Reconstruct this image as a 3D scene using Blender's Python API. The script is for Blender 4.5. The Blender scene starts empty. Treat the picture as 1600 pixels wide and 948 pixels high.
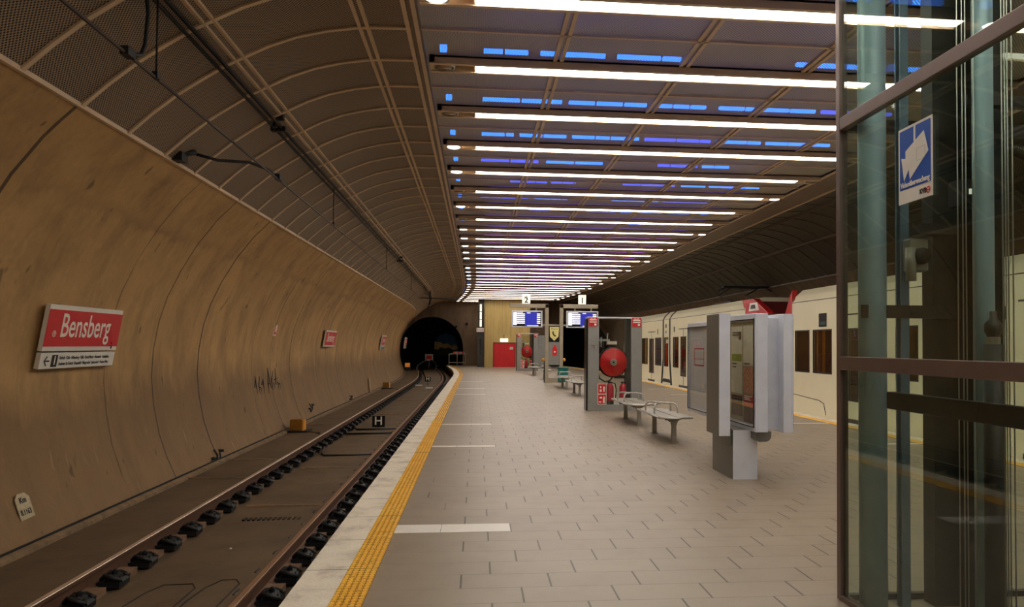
import bpy, bmesh, math, random
from mathutils import Matrix, Vector
random.seed(7)
S = bpy.context.scene
COL = S.collection
PI = math.pi

# ------------------------------------------------------------------ camera, world, exposure
YAW, PITCH, ROLL, PX, PY, F = 0.0961, 0.0269, 0.0072, 859.85, 506.52, 1190.8
cam_data = bpy.data.cameras.new('camera')
cam = bpy.data.objects.new('camera', cam_data)
COL.objects.link(cam)
fw = Vector((math.sin(YAW) * math.cos(PITCH), math.cos(YAW) * math.cos(PITCH), math.sin(PITCH)))
rt0 = Vector((math.cos(YAW), -math.sin(YAW), 0))
up0 = rt0.cross(fw)
rt = rt0 * math.cos(ROLL) + up0 * math.sin(ROLL)
up = -rt0 * math.sin(ROLL) + up0 * math.cos(ROLL)
m = Matrix.Identity(4)
for i in range(3):
    m[i][0], m[i][1], m[i][2] = rt[i], up[i], -fw[i]
m[0][3], m[1][3], m[2][3] = 0, 0, 1.6
cam.matrix_world = m
cam_data.sensor_width = 36
cam_data.lens = F / 1600 * 36
cam_data.shift_x = (800 - PX) / 1600
cam_data.shift_y = (PY - 474) / 1600
cam_data.clip_start = 0.05
cam_data.clip_end = 300
S.camera = cam

w = bpy.data.worlds.new('world')
S.world = w
w.use_nodes = True
w.node_tree.nodes['Background'].inputs[0].default_value = (0.9, 0.8, 0.7, 1)
w.node_tree.nodes['Background'].inputs[1].default_value = 0.03
S.view_settings.view_transform = 'Standard'
S.view_settings.look = 'None'
S.view_settings.gamma = 1
S.view_settings.exposure = 0
S.view_settings.use_curve_mapping = False
TUBE_POWER = 14.8
DISC_POWER = 16.0
BLUE_POWER = 6.0
VIOLET_POWER = 4.2

# ------------------------------------------------------------------ helpers
def cshift(y):
    """sideways drift of the tunnel axis far down the line"""
    if y < 38: return 0.0
    if y < 50: return -((y - 38) ** 2) / 300
    if y < 60: return -0.48 - 0.08 * (y - 50)
    return -1.28 - 0.03 * (y - 60)

def tag(o, label=None, cat=None, group=None, kind=None):
    if label: o['label'] = label
    if cat: o['category'] = cat
    if group: o['group'] = group
    if kind: o['kind'] = kind
    return o

def empty(name, loc, label, cat, group=None, rz=0):
    o = bpy.data.objects.new(name, None)
    COL.objects.link(o)
    o.location = loc
    o.rotation_euler = (0, 0, rz)
    o.empty_display_size = 0.1
    return tag(o, label, cat, group)

def frame(o, xd, yd):
    xd = Vector(xd).normalized(); yd = Vector(yd).normalized(); zd = xd.cross(yd).normalized()
    M = Matrix.Identity(4)
    for i in range(3):
        M[i][0], M[i][1], M[i][2], M[i][3] = xd[i], yd[i], zd[i], o[i]
    return M

def root_offset(p):
    v = Vector((0, 0, 0))
    while p is not None:
        v += p.location
        p = p.parent
    return v

class MB:
    def __init__(s, M=None):
        s.v = []; s.f = []; s.uv = None; s.M = M; s.sm = []
    def add(s, vs, fs, smooth=False):
        b = len(s.v)
        for p in vs:
            p = Vector(p)
            if s.M is not None: p = s.M @ p
            s.v.append(p)
        for f in fs:
            s.f.append([b + i for i in f]); s.sm.append(smooth)
        return s
    def box(s, x0, x1, y0, y1, z0, z1):
        return s.add([(x0, y0, z0), (x1, y0, z0), (x1, y1, z0), (x0, y1, z0), (x0, y0, z1), (x1, y0, z1), (x1, y1, z1), (x0, y1, z1)],
                     [(0, 3, 2, 1), (4, 5, 6, 7), (0, 1, 5, 4), (1, 2, 6, 5), (2, 3, 7, 6), (3, 0, 4, 7)])
    def prism(s, poly, axis, a0, a1):
        """poly: 2d points; axis 0: (y,z) along x; 1: (x,z) along y; 2: (x,y) along z"""
        n = len(poly); vs = []
        for a in (a0, a1):
            for p in poly:
                vs.append([(a, p[0], p[1]), (p[0], a, p[1]), (p[0], p[1], a)][axis])
        fs = [tuple(range(n))[::-1], tuple(range(n, 2 * n))]
        for i in range(n):
            j = (i + 1) % n; fs.append((i, j, n + j, n + i))
        return s.add(vs, fs)
    def cyl(s, p0, p1, r, n=12, r2=None, smooth=True):
        p0 = Vector(p0); p1 = Vector(p1); d = (p1 - p0).normalized()
        a = Vector((0, 0, 1)) if abs(d.z) < 0.9 else Vector((1, 0, 0))
        u = d.cross(a).normalized(); t = d.cross(u)
        r2 = r if r2 is None else r2
        vs = []
        for p, rr in ((p0, r), (p1, r2)):
            for i in range(n):
                an = 2 * PI * i / n
                vs.append(p + (u * math.cos(an) + t * math.sin(an)) * rr)
        b = len(s.v)
        s.add(vs, [(i, (i + 1) % n, n + (i + 1) % n, n + i) for i in range(n)], smooth)
        s.f.append([b + i for i in range(n)][::-1]); s.sm.append(False)
        s.f.append([b + n + i for i in range(n)]); s.sm.append(False)
        return s
    def tube(s, pts, r, n=8):
        pts = [Vector(p) for p in pts]; vs = []; N = len(pts); u = None
        for i, p in enumerate(pts):
            d = (pts[min(i + 1, N - 1)] - pts[max(i - 1, 0)]).normalized()
            if u is None:
                a = Vector((0, 0, 1)) if abs(d.z) < 0.9 else Vector((1, 0, 0))
                u = d.cross(a).normalized()
            else:
                u = (u - d * u.dot(d)).normalized()
            t = d.cross(u)
            for k in range(n):
                an = 2 * PI * k / n
                vs.append(p + (u * math.cos(an) + t * math.sin(an)) * r)
        fs = []
        for i in range(N - 1):
            for k in range(n):
                fs.append((i * n + k, i * n + (k + 1) % n, (i + 1) * n + (k + 1) % n, (i + 1) * n + k))
        b = len(s.v)
        s.add(vs, fs, True)
        s.f.append([b + k for k in range(n)][::-1]); s.sm.append(False)
        s.f.append([b + (N - 1) * n + k for k in range(n)]); s.sm.append(False)
        return s
    def lathe(s, prof, c, axis='y', n=32):
        """prof: (radius, offset along axis)"""
        vs = []
        for (r, h) in prof:
            for k in range(n):
                a = 2 * PI * k / n; p, q = r * math.cos(a), r * math.sin(a)
                vs.append((c[0] + p, c[1] + h, c[2] + q) if axis == 'y' else ((c[0] + p, c[1] + q, c[2] + h) if axis == 'z' else (c[0] + h, c[1] + p, c[2] + q)))
        fs = []
        for i in range(len(prof) - 1):
            for k in range(n):
                fs.append((i * n + k, i * n + (k + 1) % n, (i + 1) * n + (k + 1) % n, (i + 1) * n + k))
        return s.add(vs, fs, True)
    def build(s, name, mat, parent=None, bevel=0, smooth_all=False):
        me = bpy.data.meshes.new(name)
        off = root_offset(parent)
        me.from_pydata([tuple(p - off) for p in s.v], [], s.f)
        for p, sm in zip(me.polygons, s.sm): p.use_smooth = sm or smooth_all
        if s.uv:
            l = me.uv_layers.new(name='uv')
            for lp in me.loops: l.data[lp.index].uv = s.uv[lp.vertex_index]
        bm = bmesh.new(); bm.from_mesh(me)
        bmesh.ops.recalc_face_normals(bm, faces=bm.faces[:])
        bm.to_mesh(me); bm.free()
        me.materials.append(mat)
        o = bpy.data.objects.new(name, me)
        COL.objects.link(o)
        if parent: o.parent = parent
        if bevel:
            b = o.modifiers.new('bevel', 'BEVEL'); b.width = bevel; b.segments = 2; b.limit_method = 'ANGLE'
        return o

def yrange(y0, y1):
    r = [y0]; y = y0
    while y < y1 - 1e-6:
        step = 40 if y < 36 else 1.0
        ny = min(y + step, y1)
        if y < 36 < ny: ny = 36
        y = ny; r.append(y)
    return r

def sweep(mb, prof, y0, y1, closed=False, ys=None, smooth=False):
    """profile of (x, z) points carried down the tunnel"""
    ys = ys or yrange(y0, y1); n = len(prof); vs = []
    uvs = mb.uv if mb.uv is not None else []
    L = [0]
    for i in range(1, n): L.append(L[-1] + math.dist(prof[i], prof[i - 1]))
    for y in ys:
        for i, (x, z) in enumerate(prof):
            vs.append((x + cshift(y), y, z)); uvs.append((L[i], y))
    fs = []
    m_ = n if closed else n - 1
    for j in range(len(ys) - 1):
        for i in range(m_):
            k = (i + 1) % n
            fs.append((j * n + i, j * n + k, (j + 1) * n + k, (j + 1) * n + i))
    mb.uv = uvs
    mb.add(vs, fs, smooth)
    if closed:
        b = len(mb.v) - len(vs)
        mb.f.append([b + i for i in range(n)]); mb.sm.append(False)
        mb.f.append([b + (len(ys) - 1) * n + i for i in range(n)][::-1]); mb.sm.append(False)
    return mb

def text(name, body, mat, parent, M, size, sx=1.0, align='CENTER', depth=0.001, shear=0.0, bold=0.0):
    cu = bpy.data.curves.new(name, 'FONT')
    cu.body = body; cu.size = size; cu.align_x = align; cu.align_y = 'CENTER'
    cu.extrude = depth; cu.shear = shear; cu.offset = bold; cu.resolution_u = 3
    t = bpy.data.objects.new(name + '_src', cu)
    COL.objects.link(t)
    bpy.context.view_layer.update()
    dg = bpy.context.evaluated_depsgraph_get()
    me = bpy.data.meshes.new_from_object(t.evaluated_get(dg))
    bpy.data.objects.remove(t)
    off = root_offset(parent)
    for v in me.vertices:
        v.co = M @ Vector((v.co.x * sx, v.co.y, v.co.z)) - off
    me.materials.clear(); me.materials.append(mat)
    me.name = name
    o = bpy.data.objects.new(name, me); COL.objects.link(o)
    if parent: o.parent = parent
    return o

def copy_tree(o, parent=None):
    c = o.copy(); COL.objects.link(c)
    if parent: c.parent = parent
    for ch in list(o.children): copy_tree(ch, c)
    return c

# ------------------------------------------------------------------ materials
def srgb(r, g, b):
    f = lambda c: (c / 255 / 12.92) if c / 255 <= .04045 else ((c / 255 + .055) / 1.055) ** 2.4
    return (f(r), f(g), f(b), 1)

class NT:
    def __init__(s, name):
        s.m = bpy.data.materials.new(name); s.m.use_nodes = True
        s.t = s.m.node_tree; s.n = s.t.nodes; s.bs = s.n['Principled BSDF']; s.out = s.n['Material Output']
    def L(s, a, b): s.t.links.new(a, b)
    def new(s, t, **k):
        n = s.n.new(t)
        for a, b in k.items(): setattr(n, a, b)
        return n
    def math(s, op, a, b=None, c=None, clamp=False):
        n = s.new('ShaderNodeMath', operation=op); n.use_clamp = clamp
        for i, x in enumerate((a, b, c)):
            if x is None: continue
            if isinstance(x, (int, float)): n.inputs[i].default_value = x
            else: s.L(x, n.inputs[i])
        return n.outputs[0]
    def coords(s, which='Object'):
        tc = s.new('ShaderNodeTexCoord'); sp = s.new('ShaderNodeSeparateXYZ')
        s.L(tc.outputs[which], sp.inputs[0])
        return tc.outputs[which], sp.outputs
    def noise(s, vec, scale, detail=4, rough=.55, sc3=None):
        if sc3:
            mp = s.new('ShaderNodeMapping'); mp.inputs['Scale'].default_value = sc3; s.L(vec, mp.inputs[0]); vec = mp.outputs[0]
        n = s.new('ShaderNodeTexNoise'); n.inputs['Scale'].default_value = scale; n.inputs['Detail'].default_value = detail
        n.inputs['Roughness'].default_value = rough
        s.L(vec, n.inputs['Vector']); return n.outputs[0]
    def ramp(s, x, a, b, ca=(0, 0, 0, 1), cb=(1, 1, 1, 1)):
        r = s.new('ShaderNodeValToRGB'); r.color_ramp.elements[0].position = a; r.color_ramp.elements[1].position = b
        r.color_ramp.elements[0].color = ca; r.color_ramp.elements[1].color = cb
        s.L(x, r.inputs[0]); return r.outputs[0]
    def mix(s, fac, a, b, mode='MIX'):
        n = s.new('ShaderNodeMix', data_type='RGBA', blend_type=mode)
        for i, x in ((0, fac), (6, a), (7, b)):
            if isinstance(x, (int, float)): n.inputs[i].default_value = x
            elif isinstance(x, tuple): n.inputs[i].default_value = x
            else: s.L(x, n.inputs[i])
        return n.outputs[2]
    def set(s, name, x):
        i = s.bs.inputs[name]
        if isinstance(x, (int, float, tuple)): i.default_value = x
        else: s.L(x, i)
    def bump(s, h, strength=.2, dist=.01):
        b = s.new('ShaderNodeBump'); b.inputs['Strength'].default_value = strength; b.inputs['Distance'].default_value = dist
        s.L(h, b.inputs['Height']); s.L(b.outputs[0], s.bs.inputs['Normal'])

def simple(name, col, rough=.5, metal=0., var=.12, scale=8., emit=None, power=1., bump=0.):
    t = NT(name); vec, _ = t.coords()
    if var:
        n = t.noise(vec, scale)
        c = t.mix(t.ramp(n, .3, .7), tuple(x * (1 - var) for x in col[:3]) + (1,), tuple(min(1, x * (1 + var)) for x in col[:3]) + (1,))
        t.set('Base Color', c)
        if bump: t.bump(t.noise(vec, scale * 6), bump, .01)
    else: t.set('Base Color', col)
    t.set('Roughness', rough); t.set('Metallic', metal)
    if emit:
        t.set('Emission Color', emit); t.set('Emission Strength', power)
    return t.m

M = {}
M['steel'] = simple('painted steel', srgb(150, 145, 135), .45, .3, .1, 5)
M['steel_dark'] = simple('dark steel', srgb(62, 58, 54), .45, .4, .15, 5)
M['steel_light'] = simple('light grey enamel', srgb(218, 222, 234), .4, .1, .06, 4)
M['anthracite'] = simple('anthracite cladding', srgb(120, 117, 110), .4, .3, .06, 3)
M['cab'] = simple('grey cabinet paint', srgb(150, 150, 146), .4, .3, .06, 3)
M['cab_light'] = simple('pale grey panel', srgb(204, 207, 216), .45, .1, .08, 4)  # stand core toned down, shading of its recess put into the colour
M['frame_grey'] = simple('beige grey paint', srgb(172, 160, 140), .5, .1, .06, 3)
M['black'] = simple('black rubber', srgb(22, 22, 22), .55, 0, .2, 10)
M['black_gloss'] = simple('black plastic', srgb(14, 14, 15), .25, 0, 0)
M['white'] = simple('white plastic', srgb(228, 224, 214), .5, 0, .04, 10)
M['red'] = simple('signal red', srgb(205, 28, 34), .4, 0, .08, 6)
M['red_door'] = simple('red door paint', srgb(205, 22, 30), .45, 0, .08, 2)
M['sign_red'] = simple('sign red', srgb(208, 24, 36), .4, 0, .05, 5)
M['letter'] = simple('white lettering', srgb(240, 232, 220), .5, 0, 0)
M['ink'] = simple('black ink', srgb(20, 18, 18), .6, 0, 0)
M['yellow_box'] = simple('ochre paint', srgb(150, 98, 24), .5, 0, .2, 10)
M['teal'] = simple('teal plastic', srgb(20, 120, 115), .5, 0, .1, 6)
M['gold'] = simple('sign cream yellow', srgb(235, 225, 150), .4, 0, 0)
M['dark_frame'] = simple('shadowy ceiling rail', srgb(104, 90, 74), .5, .1, .08, 3)  # darker copy of the ceiling rail, shade of the right vault in its colour
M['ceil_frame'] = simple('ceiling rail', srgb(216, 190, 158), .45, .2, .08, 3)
M['ceil_beam'] = simple('ceiling border panel', srgb(122, 102, 84), .5, .2, .08, 3)
M['cable'] = simple('cable black', srgb(16, 15, 14), .6, 0, 0)
M['copper'] = simple('contact wire', srgb(60, 45, 34), .5, .5, 0)
M['chrome'] = simple('brushed metal', srgb(190, 188, 184), .3, .9, .05, 20)
M['blue_sign'] = simple('blue sign film', srgb(20, 80, 175), .35, 0, 0)
M['tube'] = simple('lit diffuser', (1, 1, 1, 1), .5, 0, 0, emit=(1, .97, .89, 1), power=TUBE_POWER)
M['disc'] = simple('lit downlight', (1, 1, 1, 1), .5, 0, 0, emit=(1, .96, .9, 1), power=DISC_POWER)
M['blue'] = simple('blue lamp', (0, .1, 1, 1), .5, 0, 0, emit=(.02, .22, 1, 1), power=BLUE_POWER)
M['blue_dim'] = simple('violet blue lamp', (0, .1, 1, 1), .5, 0, 0, emit=(.05, .12, 1, 1), power=BLUE_POWER * .6)
M['violet'] = simple('added violet glow', (.2, .1, 1, 1), .5, 0, 0, emit=(.26, .16, 1, 1), power=VIOLET_POWER)  # for hidden strips added to give the ceiling void a violet glow
M['magenta'] = simple('added magenta glow', (.6, .1, 1, 1), .5, 0, 0, emit=(.62, .16, .9, 1), power=VIOLET_POWER)  # same added strips, tinted magenta for the far rows
M['tram_white'] = simple('cream tram paint', srgb(234, 226, 196), .28, 0, .03, 2)
M['tram_red'] = simple('tram red', srgb(190, 22, 28), .25, 0, .03, 2)
M['tram_in'] = simple('tram interior panel', srgb(120, 84, 60), .6, 0, .2, 1.5)
M['tram_seat'] = simple('tram seat cloth', srgb(120, 70, 66), .8, 0, .4, 12)
M['pole_yellow'] = simple('grab pole orange', srgb(235, 160, 50), .35, 0, 0)
M['tram_lamp'] = simple('tram ceiling lamp', (1, 1, 1, 1), .5, 0, 0, emit=(1, .72, .42, 1), power=2.2)
M['exit'] = simple('lit exit sign', (1, 1, .9, 1), .5, 0, 0, emit=(.95, 1, .82, 1), power=1.0)
M['screen_white'] = simple('lit screen white', (1, 1, 1, 1), .4, 0, 0, emit=(.85, .88, 1, 1), power=.85)
M['screen_blue'] = simple('lit screen blue', (0, 0, .4, 1), .4, 0, 0, emit=(.02, .025, .22, 1), power=1)
M['num_sign'] = simple('lit number panel', (1, 1, .9, 1), .5, 0, 0, emit=(.8, .8, .68, 1), power=.7)
M['green_paper'] = simple('green poster', srgb(150, 170, 60), .7, 0, .1, 10)
M['paper'] = simple('timetable paper', srgb(232, 228, 208), .7, 0, .05, 10)
M['map_paper'] = simple('map print', srgb(220, 150, 120), .7, 0, .35, 30)
M['photo_print'] = simple('photo print', srgb(90, 60, 55), .7, 0, .8, 22)
M['box_paint'] = simple('orange lamp glass', srgb(230, 140, 50), .5, 0, 0, emit=srgb(240, 150, 60), power=.25)

def glass(name, tint, refl=1.0, rough=0.0):
    t = NT(name); t.n.remove(t.bs)
    tr = t.new('ShaderNodeBsdfTransparent'); tr.inputs[0].default_value = tint
    gl = t.new('ShaderNodeBsdfGlossy'); gl.inputs['Roughness'].default_value = rough
    fr = t.new('ShaderNodeFresnel'); ge = t.new('ShaderNodeNewGeometry')
    # same reflection on both faces of the sheet
    t.L(t.math('ADD', t.math('MULTIPLY', ge.outputs['Backfacing'], 1 / 1.5 - 1.5), 1.5), fr.inputs[0])
    mx = t.new('ShaderNodeMixShader')
    t.L(t.math('MULTIPLY', fr.outputs[0], refl, clamp=True), mx.inputs[0]); t.L(tr.outputs[0], mx.inputs[1]); t.L(gl.outputs[0], mx.inputs[2])
    t.L(mx.outputs[0], t.out.inputs[0])
    return t.m
M['glass'] = glass('clear glass', (.95, .96, .94, 1), .7)
M['lift_glass'] = glass('greenish lift glass', (.84, .90, .84, 1), .9)
M['tram_glass'] = glass('tinted tram glass', (.82, .78, .74, 1), .8)

def concrete(name, ca, cb, dirt, band=True, joints=True, rough=.75):
    t = NT(name); vec, xyz = t.coords()
    n1 = t.noise(vec, .7, 6, .6); n2 = t.noise(vec, 2.2, 6, .65, (1, 1, .25)); n3 = t.noise(vec, 14, 4, .6)
    c = t.mix(t.ramp(n1, .32, .68), ca, cb)
    c = t.mix(t.math('MULTIPLY', t.ramp(n2, .45, .72), .6), c, dirt)
    c = t.mix(t.math('MULTIPLY', t.ramp(n3, .35, .8), .12), c, (.02, .015, .01, 1))
    if band:     # grime band low on the wall with a ragged top edge
        hz = t.math('ADD', xyz[2], t.math('MULTIPLY', t.math('SUBTRACT', t.noise(vec, 1.1, 5, .6, (1, 1, .4)), .5), 1.6))
        fb = t.math('MULTIPLY', t.ramp(t.math('MULTIPLY', t.math('SUBTRACT', 1.35, hz), 1.8, clamp=True), 0, 1), .72)
        c = t.mix(fb, c, dirt)
        run = t.noise(vec, 2.6, 5, .7, (1, 1.3, .12))
        c = t.mix(t.math('MULTIPLY', t.ramp(run, .56, .72), .18), c, srgb(70, 48, 32))
        c = t.mix(t.math('MULTIPLY', t.ramp(t.noise(vec, 5, 4, .6, (1, 1.2, .15)), .62, .72), .22), c, srgb(205, 176, 130))
        # smudge line along the wall under the metal panels
        hz2 = t.math('ABSOLUTE', t.math('SUBTRACT', t.math('ADD', xyz[2], t.math('MULTIPLY', t.math('SUBTRACT', n2, .5), .5)), 3.02))
        f2 = t.math('MULTIPLY', t.math('SUBTRACT', 1, t.math('DIVIDE', hz2, .09), clamp=True), .45)
        c = t.mix(t.math('MULTIPLY', f2, t.ramp(n1, .35, .6)), c, dirt)
        # dark flecks and blow holes
        fl = t.noise(vec, 3.5, 2, .5, (1, 1.2, .6))
        c = t.mix(t.math('MULTIPLY', t.ramp(fl, .70, .74), .55), c, (.015, .01, .008, 1))
    if joints:
        for per, off, wd, st in ((6.25, 13.19, .024, .8), (6.25, 11.4, .018, .7), (6.25, 10.0, .012, .6)):
            jy = t.math('ADD', xyz[1], t.math('MULTIPLY', t.math('SUBTRACT', t.noise(vec, 3, 3), .5), .03))
            d = t.math('PINGPONG', t.math('SUBTRACT', jy, off), per / 2)
            f = t.math('MULTIPLY', t.math('LESS_THAN', d, wd), st)
            brk = t.ramp(t.noise(vec, .9, 3, .6, (1, .3, 1)), .33, .42)
            c = t.mix(t.math('MULTIPLY', f, brk), c, (.012, .008, .005, 1))
    t.set('Base Color', c); t.set('Roughness', rough)
    t.bump(t.noise(vec, 22, 5, .6), .25, .01)
    return t.m
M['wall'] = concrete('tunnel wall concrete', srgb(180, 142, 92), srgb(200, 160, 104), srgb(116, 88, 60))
M['end_wall'] = concrete('end wall concrete', srgb(120, 96, 76), srgb(136, 112, 88), srgb(90, 72, 58), False, False)
M['slab'] = concrete('track slab concrete', srgb(94, 77, 56), srgb(114, 94, 70), srgb(62, 50, 37), False, False, .6)
M['dark_tunnel'] = simple('dark tunnel lining', srgb(40, 40, 38), .9, 0, .2, 2)  # one dark grey tone for the whole lining
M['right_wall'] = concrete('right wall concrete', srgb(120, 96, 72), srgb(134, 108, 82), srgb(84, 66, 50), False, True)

def box_conc():
    t = NT('board marked concrete'); vec, xyz = t.coords()
    n1 = t.noise(vec, .8, 5, .6, (1, 1, .3)); n2 = t.noise(vec, 5, 5, .6, (2, 1, .1))
    c = t.mix(t.ramp(n1, .3, .7), srgb(202, 174, 110), srgb(178, 152, 92))
    c = t.mix(t.math('MULTIPLY', t.ramp(n2, .45, .7), .35), c, srgb(130, 100, 62))
    d = t.math('PINGPONG', xyz[0], .3)
    c = t.mix(t.math('MULTIPLY', t.math('LESS_THAN', d, .012), .35), c, (.05, .035, .02, 1))
    t.set('Base Color', c); t.set('Roughness', .7)
    return t.m
M['box_conc'] = box_conc()

def floor_mat():
    t = NT('platform pavers'); vec, xyz = t.coords(); X, Y = xyz[0], xyz[1]
    row = t.math('FLOOR', t.math('DIVIDE', t.math('SUBTRACT', Y, 6.57), .3))
    fy = t.math('FRACT', t.math('DIVIDE', t.math('SUBTRACT', Y, 6.57), .3))
    u = t.math('SUBTRACT', t.math('DIVIDE', t.math('SUBTRACT', X, .31), .6), t.math('MULTIPLY', row, .33333))
    fx = t.math('FRACT', u)
    tile = t.new('ShaderNodeCombineXYZ'); t.L(t.math('FLOOR', u), tile.inputs[0]); t.L(row, tile.inputs[1])
    wn = t.new('ShaderNodeTexWhiteNoise'); t.L(tile.outputs[0], wn.inputs[0])
    speck = t.noise(vec, 160, 3, .7); blot = t.noise(vec, .5, 5, .6); mid = t.noise(vec, 4, 5, .6)
    c = t.mix(t.ramp(blot, .3, .7), srgb(148, 133, 115), srgb(160, 145, 126))
    c = t.mix(t.math('MULTIPLY', wn.outputs[0], .10), c, srgb(112, 98, 88))
    c = t.mix(t.math('MULTIPLY', t.ramp(speck, .4, .65), .22), c, srgb(70, 60, 52))
    c = t.mix(t.math('MULTIPLY', t.ramp(mid, .5, .8), .15), c, srgb(100, 86, 74))
    # joints: the cross joints are open and dark, the long ones tight
    jv = t.math('LESS_THAN', t.math('PINGPONG', fx, .5), .011)
    zone = t.math('GREATER_THAN', X, -.12)
    some = t.math('GREATER_THAN', t.math('ADD', wn.outputs[0], t.math('MULTIPLY', zone, 1.0)), .72)
    jv = t.math('MULTIPLY', jv, some)
    jh = t.math('MULTIPLY', t.math('LESS_THAN', t.math('PINGPONG', fy, .5), .016), t.math('MULTIPLY', t.math('ADD', mid, zone), .32))
    c = t.mix(t.math('MULTIPLY', jh, .8), c, srgb(40, 32, 27))
    c = t.mix(t.math('MULTIPLY', jv, .8), c, srgb(28, 22, 18))
    t.set('Base Color', c)
    t.set('Roughness', t.math('ADD', .33, t.math('MULTIPLY', mid, .16)))
    t.set('Specular IOR Level', .5)
    t.bump(t.math('ADD', t.math('MULTIPLY', speck, .4), t.math('MULTIPLY', t.math('ADD', jv, jh), -2)), .15, .003)
    return t.m
M['floor'] = floor_mat()

def coping_mat():
    t = NT('platform edge stone'); vec, xyz = t.coords()
    n = t.noise(vec, 3, 6, .65); n2 = t.noise(vec, 60, 3, .6)
    c = t.mix(t.ramp(n, .35, .65), srgb(244, 234, 216), srgb(228, 216, 198))
    c = t.mix(t.math('MULTIPLY', t.ramp(n, .52, .7), .45), c, srgb(128, 114, 98))
    c = t.mix(t.math('MULTIPLY', t.ramp(n2, .45, .7), .18), c, srgb(110, 100, 88))
    j = t.math('LESS_THAN', t.math('PINGPONG', t.math('SUBTRACT', xyz[1], 4.72), .415), .005)
    c = t.mix(t.math('MULTIPLY', j, .8), c, srgb(50, 42, 36))
    t.set('Base Color', c); t.set('Roughness', .55); t.bump(n2, .2, .004)
    return t.m
M['coping'] = coping_mat()

def tactile_mat():
    t = NT('yellow tactile ribs'); vec, xyz = t.coords()
    n = t.noise(vec, 25, 4, .6); n2 = t.noise(vec, 2, 4)
    c = t.mix(t.ramp(n2, .3, .7), srgb(255, 206, 84), srgb(246, 188, 64))
    c = t.mix(t.math('MULTIPLY', t.ramp(n, .5, .75), .5), c, srgb(130, 84, 30))
    j = t.math('LESS_THAN', t.math('PINGPONG', t.math('SUBTRACT', xyz[1], 5.53), .415), .006)
    c = t.mix(t.math('MULTIPLY', j, .7), c, srgb(90, 60, 25))
    t.set('Base Color', c); t.set('Roughness', .5)
    return t.m
M['tactile'] = tactile_mat()
M['tactile_groove'] = simple('worn groove', srgb(140, 84, 30), .7, 0, .3, 20)

def perforated(name, ca, cb, through):
    t = NT(name)
    tc = t.new('ShaderNodeTexCoord'); sp = t.new('ShaderNodeSeparateXYZ'); t.L(tc.outputs['UV'], sp.inputs[0])
    U, V = sp.outputs[0], sp.outputs[1]
    k = 2 * PI / .036
    a = t.math('SINE', t.math('MULTIPLY', U, k)); b = t.math('SINE', t.math('MULTIPLY', V, k))
    hole = t.math('GREATER_THAN', t.math('MULTIPLY', a, b), .36 if through else .12)
    n = t.noise(tc.outputs['Object'], 1.2, 4)
    c = t.mix(n, ca, cb)
    t.set('Roughness', .5); t.set('Metallic', .25)
    if through:
        t.set('Base Color', c)
        tr = t.new('ShaderNodeBsdfTransparent'); mx = t.new('ShaderNodeMixShader')
        t.L(hole, mx.inputs[0]); t.L(t.bs.outputs[0], mx.inputs[1]); t.L(tr.outputs[0], mx.inputs[2])
        t.L(mx.outputs[0], t.out.inputs[0])
    else:
        t.set('Base Color', t.mix(hole, c, (.006, .006, .005, 1)))
    return t.m
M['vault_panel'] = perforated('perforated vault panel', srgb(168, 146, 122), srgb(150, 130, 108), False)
M['vault_dark'] = perforated('shaded perforated panel', srgb(116, 104, 84), srgb(102, 92, 74), False)  # darker copy of the vault panel, right-side shade put into its colour
M['grid_panel'] = perforated('perforated ceiling panel', srgb(196, 188, 172), srgb(182, 174, 158), True)
M['void_slab'] = simple('ceiling void slab', srgb(120, 112, 108), .9, 0, .2, 1)

def rail_mat():
    t = NT('rail steel'); vec, xyz = t.coords()
    t.set('Base Color', t.mix(t.noise(vec, 8), srgb(112, 78, 56), srgb(90, 62, 46)))
    t.set('Roughness', .6); t.set('Metallic', .3)
    return t.m
M['rail'] = rail_mat()
M['rail_top'] = simple('polished rail head', srgb(226, 208, 188), .38, .7, .1, 4)

# ------------------------------------------------------------------ the hall
YN, YF = -7.0, 58.0
XC = 3.33
ARC = [(-4.20, -.45), (-4.38, -.05), (-4.50, .3), (-4.58, .7), (-4.62, 1.1), (-4.60, 1.5), (-4.53, 1.9), (-4.42, 2.25), (-4.25, 2.62), (-4.0, 3.04), (-3.75, 3.37), (-3.47, 3.66)]
VAULT = [(-3.47, 3.66), (-3.25, 3.87), (-3.0, 4.08), (-2.77, 4.24), (-2.534, 4.395), (-2.4, 4.465), (-2.12, 4.61), (-1.85, 4.715), (-1.55, 4.79), (-1.26, 4.835), (-1.13, 4.845), (-.66, 4.855)]
mir = lambda P: [(2 * XC - x, z) for x, z in P]

def st(o): o['kind'] = 'structure'; return o
st(sweep(MB(), [(-1.0, 0), (7.66, 0), (7.66, -.9), (-1.0, -.9)], YN, YF, True).build('floor', M['floor']))
st(sweep(MB(), ARC, YN, YF, smooth=True).build('wall_left', M['wall']))
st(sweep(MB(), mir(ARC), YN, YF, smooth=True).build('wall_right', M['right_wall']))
st(sweep(MB(), VAULT, YN, YF, smooth=True).build('ceiling', M['vault_panel'])).name = 'ceiling_left_vault'
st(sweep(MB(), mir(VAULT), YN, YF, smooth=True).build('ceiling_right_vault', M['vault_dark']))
st(sweep(MB(), [(-.62, 4.86), (6.52, 4.86)], YN, YF).build('ceiling_grid', M['grid_panel']))
st(sweep(MB(), [(-1.2, 5.45), (7.9, 5.45)], YN, YF).build('ceiling_slab', M['void_slab']))
mb = MB()
for x0, x1 in ((-.70, -.60), (6.52, 7.32)):
    sweep(mb, [(x0, 4.83), (x1, 4.83), (x1, 4.9), (x0, 4.9)], YN, YF, True)
st(mb.build('trim_ceiling_border', M['ceil_beam']))
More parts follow.
